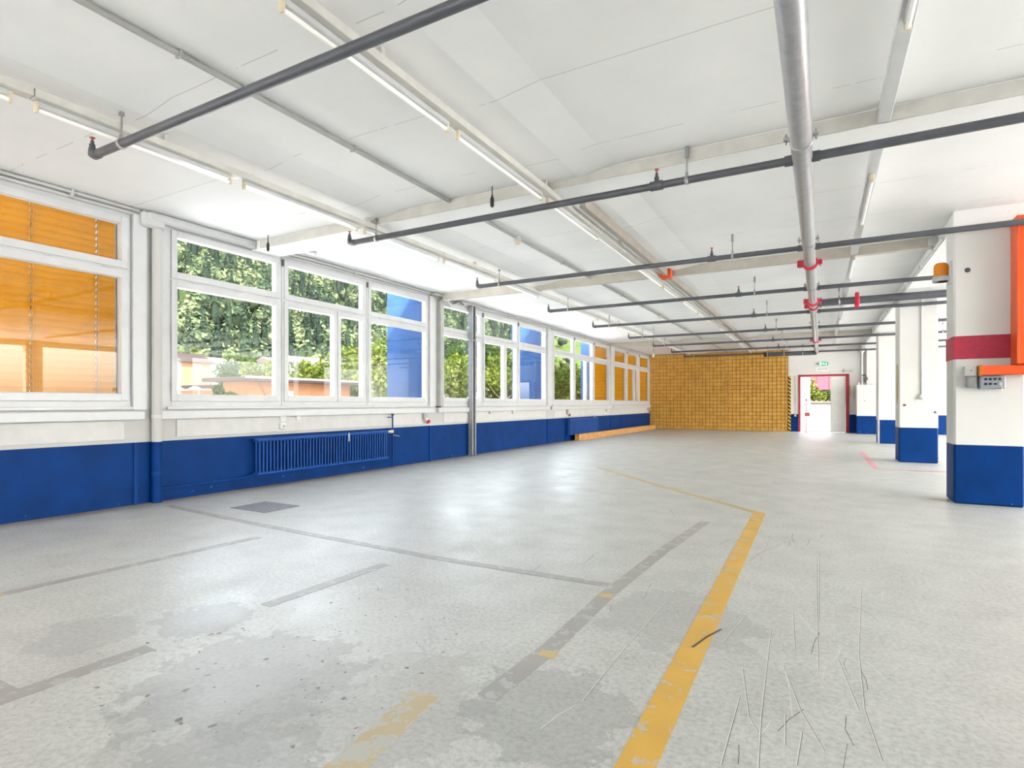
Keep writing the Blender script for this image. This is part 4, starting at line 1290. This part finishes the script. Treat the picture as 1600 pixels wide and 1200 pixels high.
for x in (-38.4, -36.2, -34.0, -31.9): MB().tube([(x, 21.2, -.3), (x, 21.2, 2.05)], .03, 6).build('post', M['white'], pgo)
for z in (2.05, 1.7): MB().bbox(-38.6, -31.7, 21.17, 21.23, z-.03, z+.03, .005).build('rail', M['white'], pgo)
for x in (-38.0, -36.3, -34.4):
    MB().lathe((x, 21.2, 2.05), [(.42,0), (.3,.10), (.1,.2), (0,.22)], 14).build('lamp', M['white'], pgo)
# distant houses on the slope
def house(px, t, yb, w, d_, hw, hr, label, mat='parapet', rm='roofpale'):
    x, y = at(px, t); zb = EYE + (HORIZON-yb)/FPX*t
    hs_ = thing('distant_house', (x, y, -.3), label, 'house', 'small houses below the wooded hill')
    MB().box(x-w/2, x+w/2, y-d_/2, y+d_/2, -.3, zb+hw).build('wall', M[mat], hs_)
    MB().prism([(x-w/2-.4, zb+hw), (x+w/2+.4, zb+hw), (x, zb+hw+hr)], 'y', y-d_/2-.4, y+d_/2+.4).build('roof', M[rm], hs_)
    for dy in (-.25, .15):
        MB().box(x+w/2-.02, x+w/2+.04, y+dy*d_, y+dy*d_+d_*.16, zb+.5, zb+hw*.8).build('window', M['winglass'], hs_)
house(352, 88, 576, 6, 7, .5, 1.1, 'white-roofed house among the trees above the apricot roof corner')
house(436, 96, 580, 5, 6, 1.2, 1.0, 'small white house left of the split window above the roof')
house(468, 84, 578, 6, 7, .8, 1.2, 'white-roofed house seen in the split window')
house(272, 56, 585, 4, 5, 1.2, 1.0, 'small apricot house with grey roof at the left window edge', 'terra', 'roof')
house(540, 102, 582, 6, 6, 1.0, 1.3, 'pale house in the narrow pane of the split window')
house(730, 95, 596, 6, 6, 1.4, 1.1, 'pale house behind the galvanised post')

# blue fins outside at every pillar
for i, p in enumerate(PIL[1:-1]):
    fn = thing('blue_fin', (-7.9, p, -.3), 'blue facade fin outside the windows, %s from the camera' % ORDN[i], 'facade fin', 'blue facade fins')
    MB().bbox(-8.38, -7.31, p-.03, p+.05, -.3, 4.2, .01).build('panel', M['finblue'], fn)
    MB().bbox(-7.31, -7.272, p-.05, p+.05, -.3, 4.2, .005).build('edge_post', M['grey'], fn)
    for z in (1.5, 3.0): MB().bbox(-7.42, -7.32, p-.06, p-.03, z-.03, z+.03, .006).build('bracket', M['finblue'], fn)

# yard beyond the far door
MB().box(-30, 30, BACK+.25, 75, -.3, -.01).build('yard', M['yard'], label='pale paved yard beyond the doorway', cat='ground', kind='structure')
pw = thing('parapet_wall', (0, 46, 0), 'low white parapet wall across the yard beyond the doorway', 'wall')
MB().box(-14, 14, 46, 46.3, -.05, 1.18).build('wall', M['parapet'], pw)
MB().bbox(-14, 14, 45.9, 46.4, 1.18, 1.33, .02).build('coping', M['roofpale'], pw)
pk = thing('rose_building', (2, 66, -.3), 'rose coloured building behind the tree beyond the doorway', 'building')
MB().box(-20, 16, 66, 76, 2.6, 12).build('upper_wall', M['pinkwall'], pk)
MB().box(-20, 16, 66.6, 76, -.3, 2.6).build('lower_wall', M['bark'], pk)
for k in range(12): MB().box(-8+k*1.1, -7.92+k*1.1, 65.95, 66.02, 2.6, 12).build('seam', M['doorred'], pk)
tree(-1.35, 54, -.3, 3.6, 1.7, M['leafB'], 'yellow-green tree behind the parapet beyond the doorway', 1500, .16)
tree(1.2, 56, -.3, 2.5, 1.3, M['leafA'], 'low green bush behind the parapet, right side of the doorway', 900, .14)
